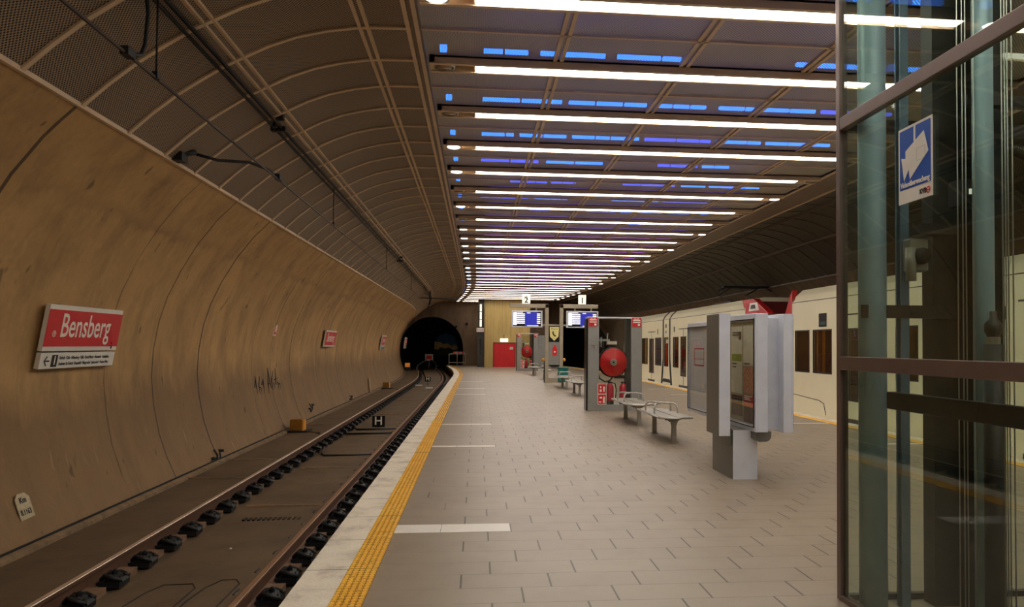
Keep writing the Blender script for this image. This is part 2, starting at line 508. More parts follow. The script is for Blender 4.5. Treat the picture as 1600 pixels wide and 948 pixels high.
# thin raised rails along the ceiling
mb = MB()
def ridge(x, z, w_=.03, h=.03):
    sweep(mb, [(x - w_, z - h), (x + w_, z - h), (x + w_, z + .02), (x - w_, z + .02)], YN, YF, True)
ridge(-3.47, 3.66, .02, .022)
for x in (-2.45, -2.37): ridge(x, 4.44 if x < -2.4 else 4.48, .016, .02)
for x in (-1.22, -1.14): ridge(x, 4.838, .018, .02)
for x in (-.73, -.64): ridge(x, 4.85, .022, .03)
for x in (6.55, 7.27): ridge(x, 4.85, .03, .04)
for x in (.86, .94, 2.33, 2.41, 3.80, 3.88, 5.26, 5.34): ridge(x, 4.855, .022, .02)
st(mb.build('trim_ceiling_rails', M['ceil_frame']))
mb = MB()
for x in (7.80, 7.88, 9.03, 9.11, 10.13):
    ridge(x, 4.838 if x < 8 else (4.45 if x < 10 else 3.66), .018)
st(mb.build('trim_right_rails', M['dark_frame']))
# cross ribs of both vaults and cross seams of the flat ceiling
BY0, BSP = 8.7474, 1.7716
def rib_band(mb, prof, y, wy=.026, h=.02):
    c = cshift(y); n = len(prof); vs = []
    for i, (x, z) in enumerate(prof):
        a = prof[max(i - 1, 0)]; b = prof[min(i + 1, n - 1)]
        tx, tz = b[0] - a[0], b[1] - a[1]; l = math.hypot(tx, tz)
        nx, nz = tz / l, -tx / l
        if (XC - x) * nx < 0 and abs(nx) > .05 or nz > .05: nx, nz = -nx, -nz
        for (dy, dh) in ((-wy, -.01), (-wy, h), (wy, h), (wy, -.01)):
            vs.append((x + nx * dh + c, y + dy, z + nz * dh))
    fs = []
    for i in range(n - 1):
        for k in range(3): fs.append((i * 4 + k, i * 4 + k + 1, (i + 1) * 4 + k + 1, (i + 1) * 4 + k))
    mb.add(vs, fs)
ml, mr, mg = MB(), MB(), MB()
k = -17
while True:
    y = BY0 + k * BSP / 2
    if y > YF: break
    rib_band(ml, VAULT, y); rib_band(mr, mir(VAULT), y)
    if k % 2:
        c = cshift(y); mg.box(-.6 + c, 6.52 + c, y - .018, y + .018, 4.835, 4.87)
    k += 1
st(ml.build('trim_left_ribs', M['ceil_frame']))
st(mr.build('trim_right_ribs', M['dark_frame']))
st(mg.build('trim_ceiling_seams', M['ceil_frame']))

# platform edges
def edge(sgn, nm):
    f = lambda x: x if sgn < 0 else 2 * XC - x
    P = lambda pts: [(f(x), z) for x, z in pts]
    st(sweep(MB(), P([(-1.18, .002), (-.885, .002), (-.885, -.12), (-1.0, -.13), (-1.18, -.13)]), YN, YF, True).build('trim_%s_edge_stone' % nm, M['coping']))
    st(sweep(MB(), P([(-.885, .0), (-.68, .0), (-.68, -.02), (-.885, -.02)]), YN, YF, True).build('trim_%s_strip_base' % nm, M['tactile_groove'])).location.z = .003
    q = MB()
    for i in range(5):
        x = -.866 + i * .0415
        sweep(q, P([(x - .013, .0), (x - .009, .009), (x + .009, .009), (x + .013, .0)]), YN, YF, True)
    # little studs between the ribs near the camera
    if sgn < 0:
        y = 3.0
        while y < 16:
            for i in range(5):
                x = -.866 + i * .0415
                q.box(x - .017, x + .017, y - .012, y + .012, 0, .011)
            y += .05
    q.uv = None
    st(q.build('trim_%s_tactile_strip' % nm, M['tactile'])).location.z = .003
edge(-1, 'left'); edge(1, 'right')
# white cross tiles beside the strips
mt = simple('white marker tile', srgb(226, 220, 212), .45, 0, .05, 6)
for i, y in enumerate((6.57, 12.0, 15.3, 24.4, 27.7, 33.0)):
    for side in (0, 1):
        q = MB()
        xs = [(-.68, -.295), (-.29, .305)]
        for a, b in xs:
            if side: a, b = 2 * XC - b, 2 * XC - a
            q.box(a, b, y + .006, y + (.294 if i == 0 else .15), -.02, .0025)
        st(q.build('trim_white_tiles', mt))

# track beds
def bed(sgn, nm):
    f = (lambda x: x) if sgn < 0 else (lambda x: 2 * XC - x)
    prof = [(-4.30, -.40), (-3.30, -.375), (-3.285, -.52), (-2.86, -.52), (-2.84, -.42), (-1.86, -.40), (-1.845, -.52), (-1.05, -.52), (-1.05, -.1), (-.98, -.1), (-.98, -.7), (-4.4, -.7)]
    st(sweep(MB(), [(f(x), z) for x, z in prof], YN, 69.5, True).build('floor_%s_track_bed' % nm, M['slab']))
bed(-1, 'left'); bed(1, 'right')
# grooves, drain and kerb on the left bed
q = MB()
sweep(q, [(-4.3, -.402), (-4.16, -.402), (-4.16, -.36), (-4.24, -.33), (-4.3, -.33)], YN, YF, True); q.uv = None
st(q.build('trim_wall_foot', simple('wall foot mortar', srgb(130, 108, 80), .8, 0, .3, 9)))
q = sweep(MB(), [(-4.235, -.335), (-4.215, -.335), (-4.215, -.318), (-4.235, -.318)], YN, YF, True); q.uv = None
st(q.build('trim_wall_foot_gap', M['black']))
q = MB()
for y in (9.7, 12.6, 16.9, 22.0, 27.5): q.box(-2.8, -1.9, y, y + .03, -.42, -.392)
for y in (11.6, 13.4, 19.0): q.box(-4.2, -3.32, y, y + .025, -.40, -.37)
st(q.build('trim_bed_joints', simple('slab joint filler', srgb(150, 122, 92), .7, 0, .3, 9)))

def on_bed(x): return -.408
hatch_mat = simple('groove dark', srgb(24, 19, 15), .8, 0, 0)
for (x0, x1, y1, lab) in ((-2.66, -2.27, 6.65, 'rounded hatch outline in the track slab, the one nearer the left rail'), (-2.22, -1.94, 6.72, 'rounded hatch outline in the track slab, the one against the right rail')):
    pts = [(x0, 3.0), (x0, y1 - .5), (x0 + .03, y1 - .2), (x0 + .1, y1), (x1 - .06, y1), (x1, y1 - .12), (x1, 3.0)]
    q = MB().tube([(x, y, -.400 + (x + 1.86) * .0204) for x, y in pts], .007, 6)
    tag(q.build('hatch', hatch_mat), lab, 'hatch')
q = MB()
for i in range(12): q.box(-2.62 + i * .055, -2.59 + i * .055, 8.95, 9.07, -.42, -.398)
tag(q.build('drain_grate', M['black_gloss']), 'short dark drain grate across the slab between the rails', 'drain')

# end wall with two portals
PORT = (-2.24, 2.43)
def portal_top(x, c):
    t_ = (x - c) / PORT[1]
    return 1.25 + 2.48 * math.sqrt(max(0, 1 - t_ * t_)) if abs(t_) < 1 else None
def hall_top(x):
    P = ARC + VAULT[1:]
    xs = x if x < XC else 2 * XC - x
    if xs > -.66: return 4.86
    best = 0
    for (a, b) in zip(P, P[1:]):
        if min(a[0], b[0]) <= xs <= max(a[0], b[0]) and abs(b[0] - a[0]) > 1e-6:
            best = max(best, a[1] + (b[1] - a[1]) * (xs - a[0]) / (b[0] - a[0]))
    return best
q = MB(); cs = cshift(58)
xs = [-4.62 + i * .07 for i in range(int((2 * XC + 9.24) / .07) + 2)]
for a, b in zip(xs, xs[1:]):
    mx_ = (a + b) / 2; pc = PORT[0] if mx_ < XC else 2 * XC - PORT[0]
    za = portal_top(a, pc); zb = portal_top(b, pc)
    if za is None and zb is None: za = zb = -.5
    else:
        za = za if za is not None else 1.25; zb = zb if zb is not None else 1.25
    ta, tb = hall_top(a) + .02, hall_top(b) + .02
    if ta < za or tb < zb: continue
    q.prism([(a + cs, za), (b + cs, zb), (b + cs, tb), (a + cs, ta)], 1, 58.0, 58.35)
st(q.build('wall_end', M['end_wall']))
# portal rims and the two tunnel mouths
for nm, pc in (('left', PORT[0]), ('right', 2 * XC - PORT[0])):
    q = MB(); rimv = []
    n = 40
    pts = [(pc - PORT[1], -.5)] + [(pc - PORT[1] * math.cos(PI * i / n), 1.25 + 2.48 * math.sin(PI * i / n)) for i in range(n + 1)] + [(pc + PORT[1], -.5)]
    for i in range(len(pts) - 1):
        (a, za), (b, zb) = pts[i], pts[i + 1]
        k_ = .965
        g = lambda x, z: (pc + (x - pc) * k_ + cs, 1.25 + (z - 1.25) * k_ if z > 1.25 else z)
        q.prism([(a + cs, za), (b + cs, zb), g(b, zb), g(a, za)], 1, 57.93, 58.06)
    st(q.build('trim_%s_portal_rim' % nm, M['end_wall']))
    st(sweep(MB(), pts, 58.05, 69.6, smooth=True).build('wall_%s_tunnel' % nm, M['dark_tunnel']))
q = MB().box(-9, 13, 69.6, 69.8, -1, 4.8)
st(q.build('wall_tunnel_end', M['dark_tunnel']))
st(MB().box(-5.5, 12.2, -7.2, -7.0, -.7, 5.5).build('wall_back', M['end_wall']))

# ------------------------------------------------------------------ concrete room at the platform end
q = MB().box(.55, 3.75, 54.0, 58.2, 0, 4.84)
st(q.build('wall_end_room', M['box_conc']))
st(MB().box(3.7, 5.2, 56.0, 58.2, 0, 4.84).build('wall_end_recess', M['end_wall']))
st(MB().box(1.22, 2.68, 53.96, 54.02, 0, 1.68).build('door_1', M['red_door'], bevel=.006))
q = MB().box(1.16, 1.22, 53.94, 54.01, 0, 1.74); q.box(2.68, 2.74, 53.94, 54.01, 0, 1.74); q.box(1.16, 2.74, 53.94, 54.01, 1.68, 1.74); q.box(1.945, 1.955, 53.95, 53.97, 0, 1.68)
st(q.build('trim_door_frame', simple('dark red frame', srgb(120, 20, 24), .5)))
d = empty('door_notice', (2.44, 53.95, 1.35), 'small white notice on the upper right of the red double door', 'notice')
MB().box(2.33, 2.57, 53.93, 53.955, 1.25, 1.43).build('plate', M['white'], d)
text('lettering', 'TÜR', M['sign_red'], d, frame((2.45, 53.925, 1.34), (1, 0, 0), (0, 0, 1)), .1)
e = empty('exit_sign', (1.95, 53.9, 1.86), 'small lit exit sign box above the red double door', 'exit sign')
MB().box(1.65, 2.2, 53.84, 53.98, 1.78, 2.02).build('light_box', M['exit'], e, bevel=.01)
MB().box(1.9, 1.94, 53.9, 53.98, 2.02, 2.3).build('bracket', M['steel_dark'], e)
text('lettering', '← ▯ ↗', simple('exit green', srgb(60, 130, 70), .5, 0, 0), e, frame((1.92, 53.835, 1.9), (1, 0, 0), (0, 0, 1)), .14)
# service column left of the room
c_ = empty('service_column', (.3, 54.3, 0), 'narrow dark service column with lit slits beside the concrete end room', 'service column')
MB().box(.08, .52, 54.2, 54.6, 0, 4.8).build('housing', M['steel_dark'], c_)
for z0, z1 in ((2.85, 3.35), (3.4, 3.9), (3.95, 4.45)):
    MB().box(.2, .34, 54.17, 54.21, z0, z1).build('lit_slit', M['num_sign'], c_)
MB().box(.22, .3, 54.16, 54.21, .9, 2.0).build('slot', M['black_gloss'], c_)
s_ = empty('no_entry_strip', (.25, 54.1, 2.5), 'small pale red and white warning strip fixed across the service column', 'warning sign')
MB().box(-.02, .5, 54.12, 54.2, 2.48, 2.76).build('board', M['white'], s_)
text('lettering', 'STOP', M['sign_red'], s_, frame((.24, 54.115, 2.61), (1, 0, 0), (0, 0, 1)), .18)
# cameras / small fittings on the end wall
for x, z, lab in ((-1.55, 2.93, 'small dark fitting on the end wall right above the left tunnel mouth'), (-.75, 3.15, 'small dark round fitting on the end wall, higher and nearer the corner')):
    r_ = empty('wall_fitting', (x, 57.9, z), lab, 'wall fitting')
    MB().cyl((x, 58, z), (x, 57.82, z), .09, 12).build('housing', M['black'], r_)
    MB().cyl((x, 57.83, z), (x - .05, 57.7, z - .06), .06, 10).build('lens', M['black_gloss'], r_)
# railing at platform end
r_ = empty('end_railing', (-1.4, 57.6, 0), 'grey railing with a red and white board at the far left end of the platform', 'railing')
for x in (-2.05, -1.45, -.85): MB().cyl((x, 57.6, 0), (x, 57.6, .9), .025, 8).build('post', M['frame_grey'], r_)
MB().box(-2.08, -.82, 57.57, 57.63, .84, .9).build('top_rail', M['frame_grey'], r_)
MB().box(-2.08, -.82, 57.59, 57.61, .2, .25).build('bottom_rail', M['frame_grey'], r_)
MB().box(-1.75, -.9, 57.55, 57.58, .86, 1.04).build('board', M['steel'], r_)
for x in (-1.7, -1.4, -1.1): MB().box(x, x + .12, 57.54, 57.556, .865, 1.035).build('red_band', M['sign_red'], r_)
# mural deep in the tunnel
mu = empty('mural', (-2.8, 69.5, .3), 'arched wall painting deep in the left tunnel, pale buildings under a dark blue sky', 'wall painting')
pts = [(-2.75 - 1.05 * math.cos(PI * i / 24), 1.35 + 1.2 * math.sin(PI * i / 24)) for i in range(25)]
MB().prism(pts, 1, 69.5, 69.58).build('sky', simple('mural blue', srgb(80, 125, 150), .8, 0, .2, 2, emit=srgb(80, 125, 150), power=.006), mu)  # sky paint glows faintly in place of light on the mural
MB().prism([(-3.8, 1.0), (-1.7, .95), (-1.72, 1.36), (-2.0, 1.55), (-2.3, 1.42), (-2.6, 1.66), (-3.0, 1.6), (-3.3, 1.78), (-3.78, 1.82)], 1, 69.44, 69.5).build('buildings', simple('mural tan', srgb(240, 190, 120), .8, 0, .3, 3, emit=srgb(240, 190, 120), power=.01), mu)  # building paint glows faintly too, in place of light
MB().prism([(-3.82, .55), (-1.68, .55), (-1.7, 1.12), (-2.1, 1.05), (-2.5, 1.3), (-2.9, 1.18), (-3.2, 1.34), (-3.5, 1.1), (-3.8, 1.15)], 1, 69.38, 69.44).build('land', simple('mural green', srgb(110, 120, 60), .8, 0, .3, 3), mu)

# ------------------------------------------------------------------ ceiling lights
ORD = ['zeroth', 'first', 'second', 'third', 'fourth', 'fifth', 'sixth', 'seventh', 'eighth', 'ninth', 'tenth', 'eleventh', 'twelfth', 'thirteenth', 'fourteenth', 'fifteenth',
       'sixteenth', 'seventeenth', 'eighteenth', 'nineteenth', 'twentieth', 'twenty-first', 'twenty-second', 'twenty-third', 'twenty-fourth', 'twenty-fifth', 'twenty-sixth', 'twenty-seventh', 'twenty-eighth', 'twenty-ninth', 'thirtieth']
LEFT_OFF = {-2, 0, 1, 4, 6, 12, 17}
RIGHT_ON = {-1, 4, 7, 9, 11, 13, 15, 17, 19, 21, 22, 23, 24, 25, 26}
disc_off = simple('unlit downlight glass', srgb(150, 130, 105), .2, .2, .1, 8)
def light(k):
    y = BY0 + k * BSP; c = cshift(y); xe = 6.1
    if y > 53.9: xe = .25 - c
    if k < -1: lab = 'white fluorescent strip overhead beyond the top edge of the view, %s one back' % ('seventh', 'sixth', 'fifth', 'fourth', 'third', 'second', 'first')[k + 8]
    else:
        la = 'dark' if k in LEFT_OFF else 'glowing'
        lab = '%s white light strip across the ceiling, counted from the viewer, with %s left end lamp' % (ORD[k + 2], la)
    L = empty('ceiling_light', (c + 3, y, 4.86), lab, 'ceiling light', 'white light strips across the platform ceiling')
    q = MB()
    for dy in (-.155, .105): q.box(-.56 + c, xe + .42 + c, y + dy, y + dy + .05, 4.763, 4.858)
    q.box(-.56 + c, xe + .42 + c, y - .155, y + .155, 4.835, 4.856)
    q.box(-.56 + c, -.50 + c, y - .155, y + .155, 4.775, 4.858); q.box(-.06 + c, -.045 + c, y - .15, y + .15, 4.775, 4.85)
    q.box(xe + c, xe + .015 + c, y - .15, y + .15, 4.775, 4.85)
    q.build('housing', M['ceil_frame'], L)
    MB().box(-.043 + c, xe - .003 + c, y - .07, y + .07, 4.768, 4.834).build('diffuser', M['tube'], L, bevel=.01)
    for side, x in ((0, -.40), (1, xe + .27)):
        if side and y > 53.9: continue
        on = (side == 0 and k not in LEFT_OFF) or (side == 1 and k in RIGHT_ON)
        dd = MB().lathe([(.0, 0), (.085, 0), (.1, .02), (.1, .06)], (x + c, y, 4.765), 'z', 20).build('end_lamp', M['disc'] if on else disc_off, L)
        if side and not on: pass
        MB().lathe([(.105, .0), (.125, .0), (.125, .05), (.105, .05), (.105, .0)], (x + c, y, 4.77), 'z', 20).build('lamp_ring', M['chrome'], dd)
    # blue lamps seen through the mesh
    rng = random.Random(100 + k)
    x = .05
    while x < xe - .2:
        ln = rng.choice((.55, .8, 1.15)); x1 = min(x + ln, xe)
        if rng.random() < (.86 if k < 3 else .6) and y < 53:
            q = MB(); xx = x
            while xx < x1 - .05:
                l2 = min(rng.choice((.25, .4, .55)), x1 - xx)
                q.box(xx + c, xx + l2 - .03 + c, y + .11, y + .17, 5.02, 5.06); xx += l2
            if q.v: q.build('blue_lamp', M['blue'] if rng.random() < (.8 if k < 3 else .55) else M['blue_dim'], L)
        x = x1 + rng.choice((.07, .12))
    MB().box(.2 + c, xe - .2 + c, y - .06, y + .06, 4.862, 4.88).build('added_glow', M['violet'] if k < 8 else M['magenta'], L)  # unseen strip added on the housing to colour the void above
    if y < 53: MB().box(-.46 + c, -.38 + c, y + .10, y + .19, 5.02, 5.08).build('blue_lamp', M['blue'], L)
for k in range(-8, 28): light(k)

# ------------------------------------------------------------------ rails of the left track with fasteners
def rail(x, lab, top):
    R_ = empty('rail', (x, 0, -.52), lab, 'rail')
    zt = -.34
    pr = [(x - .065, zt - .15), (x + .065, zt - .15), (x + .065, zt - .138), (x + .012, zt - .12), (x + .012, zt - .045), (x + .035, zt - .03), (x + .035, zt - .004), (x - .035, zt - .004), (x - .035, zt - .03), (x - .012, zt - .045), (x - .012, zt - .12), (x - .065, zt - .138)]
    a = sweep(MB(), pr, YN, 62.5, True); a.uv = None; a.build('rail_body', M['rail'], R_)
    a = sweep(MB(), [(x - .028, zt - .006), (x + .028, zt - .006), (x + .022, zt), (x - .022, zt)], YN, 62.5, True); a.uv = None
    a.build('rail_head', top, R_)
    return R_
rl = rail(-3.25, 'left rail of the left track, nearer the curved wall', M['rail_top'])
rr = rail(-1.78, 'right rail of the left track, nearer the platform edge', simple('dull rail head', srgb(150, 116, 86), .45, .3, .1, 4))
def fastener(parent, x, side, y, c=0):
    q = MB(); s = side
    X = lambda d: x + s * d + c
    q.box(min(X(.05), X(.24)), max(X(.05), X(.24)), y - .10, y + .10, -.50, -.452)          # base plate
    q.prism([(X(.10), -.455), (X(.25), -.455), (X(.235), -.425), (X(.17), -.40), (X(.11), -.41)], 1, y - .06, y + .06)
    for dy in (-.075, .075):       # spring clip loops
        q.tube([(X(.055), y + dy * .3, -.445), (X(.10), y + dy * .7, -.40), (X(.17), y + dy * 1.25, -.41), (X(.235), y + dy * 1.1, -.435), (X(.22), y + dy * .4, -.42)], .018, 6)
    q.cyl((X(.16), y, -.42), (X(.16), y, -.372), .024, 6, smooth=False)
    q.cyl((X(.16), y, -.375), (X(.16), y, -.36), .014, 8)
    q.box(min(X(-.17), X(-.06)), max(X(-.17), X(-.06)), y - .07, y + .07, -.47, -.43)
    q.tube([(X(-.05), y - .05, -.44), (X(-.12), y - .06, -.405), (X(-.12), y + .06, -.405), (X(-.05), y + .05, -.44)], .014, 6)
    return q.build('rail_fastener', M['black'], parent)
for R_, x, s in ((rl, -3.25, 1), (rr, -1.78, 1)):
    f0 = None; k = 0; y = 3.4
    while y < 58:
        if y < 54:
            if f0 is None: f0 = fastener(R_, x, s, y); y0_ = y
            else:
                f = f0.copy(); COL.objects.link(f); f.parent = R_; f.location = (cshift(y), y - y0_, 0)
        y += .595
for x in (-3.25, -1.78):
    q = MB(); y = 3.4 - .2975
    while y < 56:
        c = cshift(y); q.box(x - .10 + c, x + .17 + c, y - .12, y + .12, -.52, -.462); y += .595
    st(q.build('trim_sleeper_blocks', simple('dusty support block', srgb(128, 98, 74), .7, 0, .2, 9)))
# guard rail on the far curve
G = sweep(MB(), [(-1.60, -.5), (-1.56, -.5), (-1.56, -.345), (-1.60, -.345)], 37, 60, True, ys=[37 + i for i in range(24)]); G.uv = None
tag(G.build('guard_rail', M['rail']), 'dark check rail along the far curve beside the right rail', 'guard rail')

# ------------------------------------------------------------------ buffer stop
bx = -3.85
B = empty('buffer_stop', (bx, 63, -.52), 'buffer stop at the track end with a red and white board on two splayed struts', 'buffer stop')
for s in (-1, 1):
    MB().tube([(bx + s * .72, 59.0, -.34), (bx + s * .74, 60.5, -.1), (bx + s * .5, 62.2, .12), (bx + s * .12, 63, .3)], .05, 8).build('strut', simple('strut grey green', srgb(150, 160, 150), .4, .3), B)
MB().box(bx - .08, bx + .08, 62.9, 63.05, -.5, .3).build('post', M['steel_dark'], B)
MB().box(bx - .33, bx + .33, 62.84, 62.9, .24, .78).build('board', M['white'], B)
MB().box(bx - .2, bx + .2, 62.82, 62.845, .36, .66).build('red_panel', simple('board red', srgb(225, 40, 30), .4, 0, 0, emit=srgb(225, 40, 30), power=.1), B)  # red paint given a faint glow of its own, no lamp here
for i in range(3): MB().box(bx - .2 + i * .15, bx - .1 + i * .15, 62.8, 62.825, .42, .6).build('dark_mark', simple('board mark', srgb(120, 20, 20), .4, 0, 0), B)

# ------------------------------------------------------------------ H stop boards and bed gear
def hboard(x, y, z, s, lab):
    H = empty('stop_board', (x, y, -.42), lab, 'track sign', 'H stop boards between the rails')
    MB().box(x - .13 * s, x + .13 * s, y, y + .03, z - .11 * s, z + .12 * s).build('board', M['black_gloss'], H, bevel=.004)
    text('letter_h', 'H', M['letter'], H, frame((x, y - .004, z + .015), (1, 0, 0), (0, 0, 1)), .24 * s, bold=.004)
    MB().box(x - .015, x + .015, y + .01, y + .03, -.42, z - .1 * s).build('post', M['steel_dark'], H)
    MB().box(x - .13 * s, x + .13 * s, y + .005, y + .06, z - .15 * s, z - .125 * s).build('sill', M['steel'], H)
hboard(-2.32, 18.6, -.27, 1.15, 'black board with a white H between the rails, the near one')
hboard(-2.35, 37.5, -.12, 1.0, 'black board with a white H between the rails, far down before the curve')
q = MB().tube([(-3.0, 19.0, -.5), (-2.9, 18.8, -.39), (-2.8, 18.3, -.395), (-2.75, 18.1, -.395), (-1.85, 18.15, -.39)], .022, 8)
tag(q.build('cable', M['cable']), 'black cable crossing the slab at the foot of the near H board', 'cable')
q = MB().tube([(-3.0, 18.2, -.5), (-2.9, 17.6, -.39), (-2.82, 17.2, -.39), (-1.86, 17.3, -.385)], .022, 8)
tag(q.build('cable', M['cable']), 'black cable crossing the slab just before the near H board', 'cable')
q = MB().tube([(-3.05, 15.6, -.5), (-2.9, 15.1, -.4), (-2.8, 14.3, -.4), (-2.7, 14.0, -.4), (-2.2, 13.95, -.395), (-1.86, 14.0, -.39)], .016, 8)
tag(q.build('cable', M['cable']), 'thin dark cable looping over the slab nearer the viewer than the H boards', 'cable')
for (x, y, w_, lab, m_) in ((-4.02, 17.6, .42, 'ochre lamp box at the wall foot, the near one', 'yellow_box'), (-4.0, 34.3, .45, 'ochre lamp box at the wall foot, the far one', 'yellow_box')):
    b = empty('track_box', (x, y, -.4), lab, 'equipment box', 'ochre boxes at the foot of the wall')
    MB().box(x - .12, x + .15, y - .05, y + .25, -.36, -.11).build('box', M[m_], b, bevel=.015)
    MB().box(x + .15, x + .18, y - .05, y + .23, -.36, -.14).build('lid', M['pole_yellow'], b, bevel=.006)
    MB().box(x - .22, x + .3, y - .16, y + .34, -.4, -.355).build('base', M['black'], b)
    MB().tube([(x + .25, y, -.38), (x + .5, y - .3, -.385), (-3.4, y - .5, -.37)], .02, 6).build('cable', M['cable'], b)
b = empty('signal_lamp', (-5.2, 56.5, -.4), 'small orange lamp box low beside the left tunnel mouth', 'lamp')
MB().box(-5.2, -4.85, 56.5, 56.7, -.1, .2).build('lamp_glass', M['box_paint'], b, bevel=.02)
MB().box(-5.25, -4.8, 56.55, 56.8, -.4, -.1).build('foot', M['black'], b)
# dark clamps with cables at the wall foot
for (x, y, z, lab) in ((-4.26, 13.1, -.3, 'dark cable clamp with two stubs at the wall foot, nearest of the clamps'), (-4.27, 20.3, -.1, 'dark cable clamp with two stubs above the near ochre box'), (-4.27, 26.6, -.3, 'dark cable clamp at the wall foot beyond the near ochre box')):
    q = empty('cable_clamp', (x, y, z), lab, 'cable clamp', 'cable clamps along the wall foot')
    MB().tube([(x, y, z - .08), (x + .03, y - .02, z + .04), (x - .02, y - .06, z + .14)], .014, 6).build('stub', M['cable'], q)
    MB().tube([(x + .02, y, z - .08), (x + .04, y + .1, z + .0), (x, y + .14, z + .12)], .014, 6).build('stub', M['cable'], q)
    MB().cyl((x + .02, y - .25, z + .02), (x + .06, y - .2, z + .02), .025, 8).build('cap', M['black'], q)
    MB().cyl((x - .02, y + .25, z + .08), (x + .03, y + .28, z + .08), .025, 8).build('cap', M['black'], q)
q = MB().tube([(-4.2, 31.0, -.37), (-4.33, 31.6, .02), (-4.38, 31.8, .15)], .05, 8)
tag(q.build('wall_pipe', simple('pale pipe', srgb(170, 145, 110), .6)), 'short pale pipe leaning against the wall foot', 'pipe')
for x, y, lab in ((-2.12, 34.8, 'white flat connector box on the slab before the far H board'), (-2.75, 36.9, 'white flat connector box left of the far H board')):
    tag(MB().box(x - .16, x + .16, y, y + .3, -.41, -.36).build('connector_box', M['white'], bevel=.01), lab, 'connector box')
for x, y, lab in ((-2.36, 7.72, 'tiny white pebble on the slab between the rails'),):
    tag(MB().lathe([(0, -.008), (.012, -.006), (.014, .004), (0, .012)], (x, y, -.4), 'z', 8).build('pebble', M['white']), lab, 'pebble')
for x, y, lab in ((3.95, 9.15, 'tiny white crumb on the platform floor right of the info stand'),):
    tag(MB().lathe([(0, 0), (.012, .002), (.012, .008), (0, .014)], (x, y, 0), 'z', 8).build('crumb', M['white']), lab, 'crumb')

# ------------------------------------------------------------------ left wall signs
def wall_frame(y, z, off):
    a = math.asin(max(-1, min(1, (z - 1.15) / 3.7)))
    x = -.92 - 3.7 * math.cos(a)
    n = Vector((math.cos(a), 0, -math.sin(a))); u = Vector((math.sin(a), 0, math.cos(a)))
    o = Vector((x, y, z)) + n * off
    return frame(o, (0, 1, 0), u)
def station_sign(y, w_, full, lab, h=.50, board=True):
    Mx = wall_frame(y, 1.76, .12)
    R_ = empty('station_sign', Mx.translation, lab, 'station sign', 'station name signs on the left wall')
    q = MB(Mx); q.box(-w_ / 2, w_ / 2, -h / 2, h / 2, -.05, 0); q.build('board', M['white'], R_, bevel=.004)
    q = MB(Mx); q.box(-w_ / 2, w_ / 2, -h / 2 + .05, h / 2 - .05, 0, .003); q.build('red_field', M['sign_red'], R_)
    q = MB(Mx)
    for x in (-w_ * .3, w_ * .3): q.box(x - .04, x + .04, -h / 2, h / 2, -.14, -.05)
    q.build('bracket', M['steel_dark'], R_)
    L_ = lambda x, y_: Mx @ Matrix.Translation((x, y_, .004))
    text('lettering', 'Bensberg', M['letter'], R_, L_(.0, .02), .37, .86 * w_ / 1.75, bold=.003)
    q = MB(L_(-w_ / 2 + .16, -.06)); 
    for i in range(20):
        a0, a1 = 2 * PI * i / 20, 2 * PI * (i + 1) / 20
        q.add([(.035 * math.cos(a0), .035 * math.sin(a0), 0), (.035 * math.cos(a1), .035 * math.sin(a1), 0), (.026 * math.cos(a1), .026 * math.sin(a1), 0), (.026 * math.cos(a0), .026 * math.sin(a0), 0)], [(0, 1, 2, 3)])
    q.box(-.006, .006, -.018, .018, 0, .002); q.box(-.016, .016, .004, .012, 0, .002)
    q.build('round_logo', M['letter'], R_)
    if full:
        q = MB(Mx); q.box(w_ / 2 - .17, w_ / 2 - .15, -h / 2 + .08, -h / 2 + .10, .003, .006); q.box(w_ / 2 - .165, w_ / 2 - .14, -h / 2 + .02, -h / 2 + .06, .003, .006); q.build('sticker', M['ink'], R_)
    if not board: return
    hb = .17; yb = -h / 2 - .02 - hb
    q = MB(Mx); q.box(-w_ / 2 + .0, w_ / 2 - .01, yb, yb + hb, -.05, 0); q.build('line_board', M['white'], R_, bevel=.003)
    lb = text('line_lettering', 'Refrath · Köln · Höhenberg · Kalk · Deutz/Messe · Neumarkt · Rudolfplatz', M['ink'], R_, L_(-w_ / 2 + .36, yb + hb * .68), .05, .74, 'LEFT')
    text('line_lettering', 'Aachener Str./Gürtel · Braunsfeld · Müngersdorf · Junkersdorf · Weiden West', M['ink'], R_, L_(-w_ / 2 + .36, yb + hb * .3), .05, .70, 'LEFT')
    q = MB(L_(0, 0)); q.box(-w_ / 2 + .21, -w_ / 2 + .32, yb + .02, yb + hb - .02, 0, .002); q.build('line_badge', M['ink'], R_)
    text('line_number', '1', M['letter'], R_, Mx @ Matrix.Translation((-w_ / 2 + .265, yb + hb / 2, .008)), .13, bold=.003)
    q = MB(L_(0, 0)); a = -w_ / 2 + .06; zc = yb + hb / 2
    q.box(a + .01, a + .11, zc - .008, zc + .008, 0, .002)
    q.add([(a, zc, .001), (a + .05, zc + .055, .001), (a + .065, zc + .045, .001), (a + .02, zc, .001), (a + .065, zc - .045, .001), (a + .05, zc - .055, .001)], [(0, 3, 2, 1), (0, 5, 4, 3)])
    q.build('arrow', M['ink'], R_)
station_sign(9.2, 1.63, True, 'large red Bensberg name sign over a white line board on the near wall')
station_sign(23.9, 1.63, False, 'red Bensberg name sign on the wall, second from the viewer', board=False)
station_sign(37.4, 1.63, False, 'red Bensberg name sign on the wall, third from the viewer')
station_sign(49.0, 1.3, False, 'red Bensberg name sign farthest down the wall before the tunnel mouth')
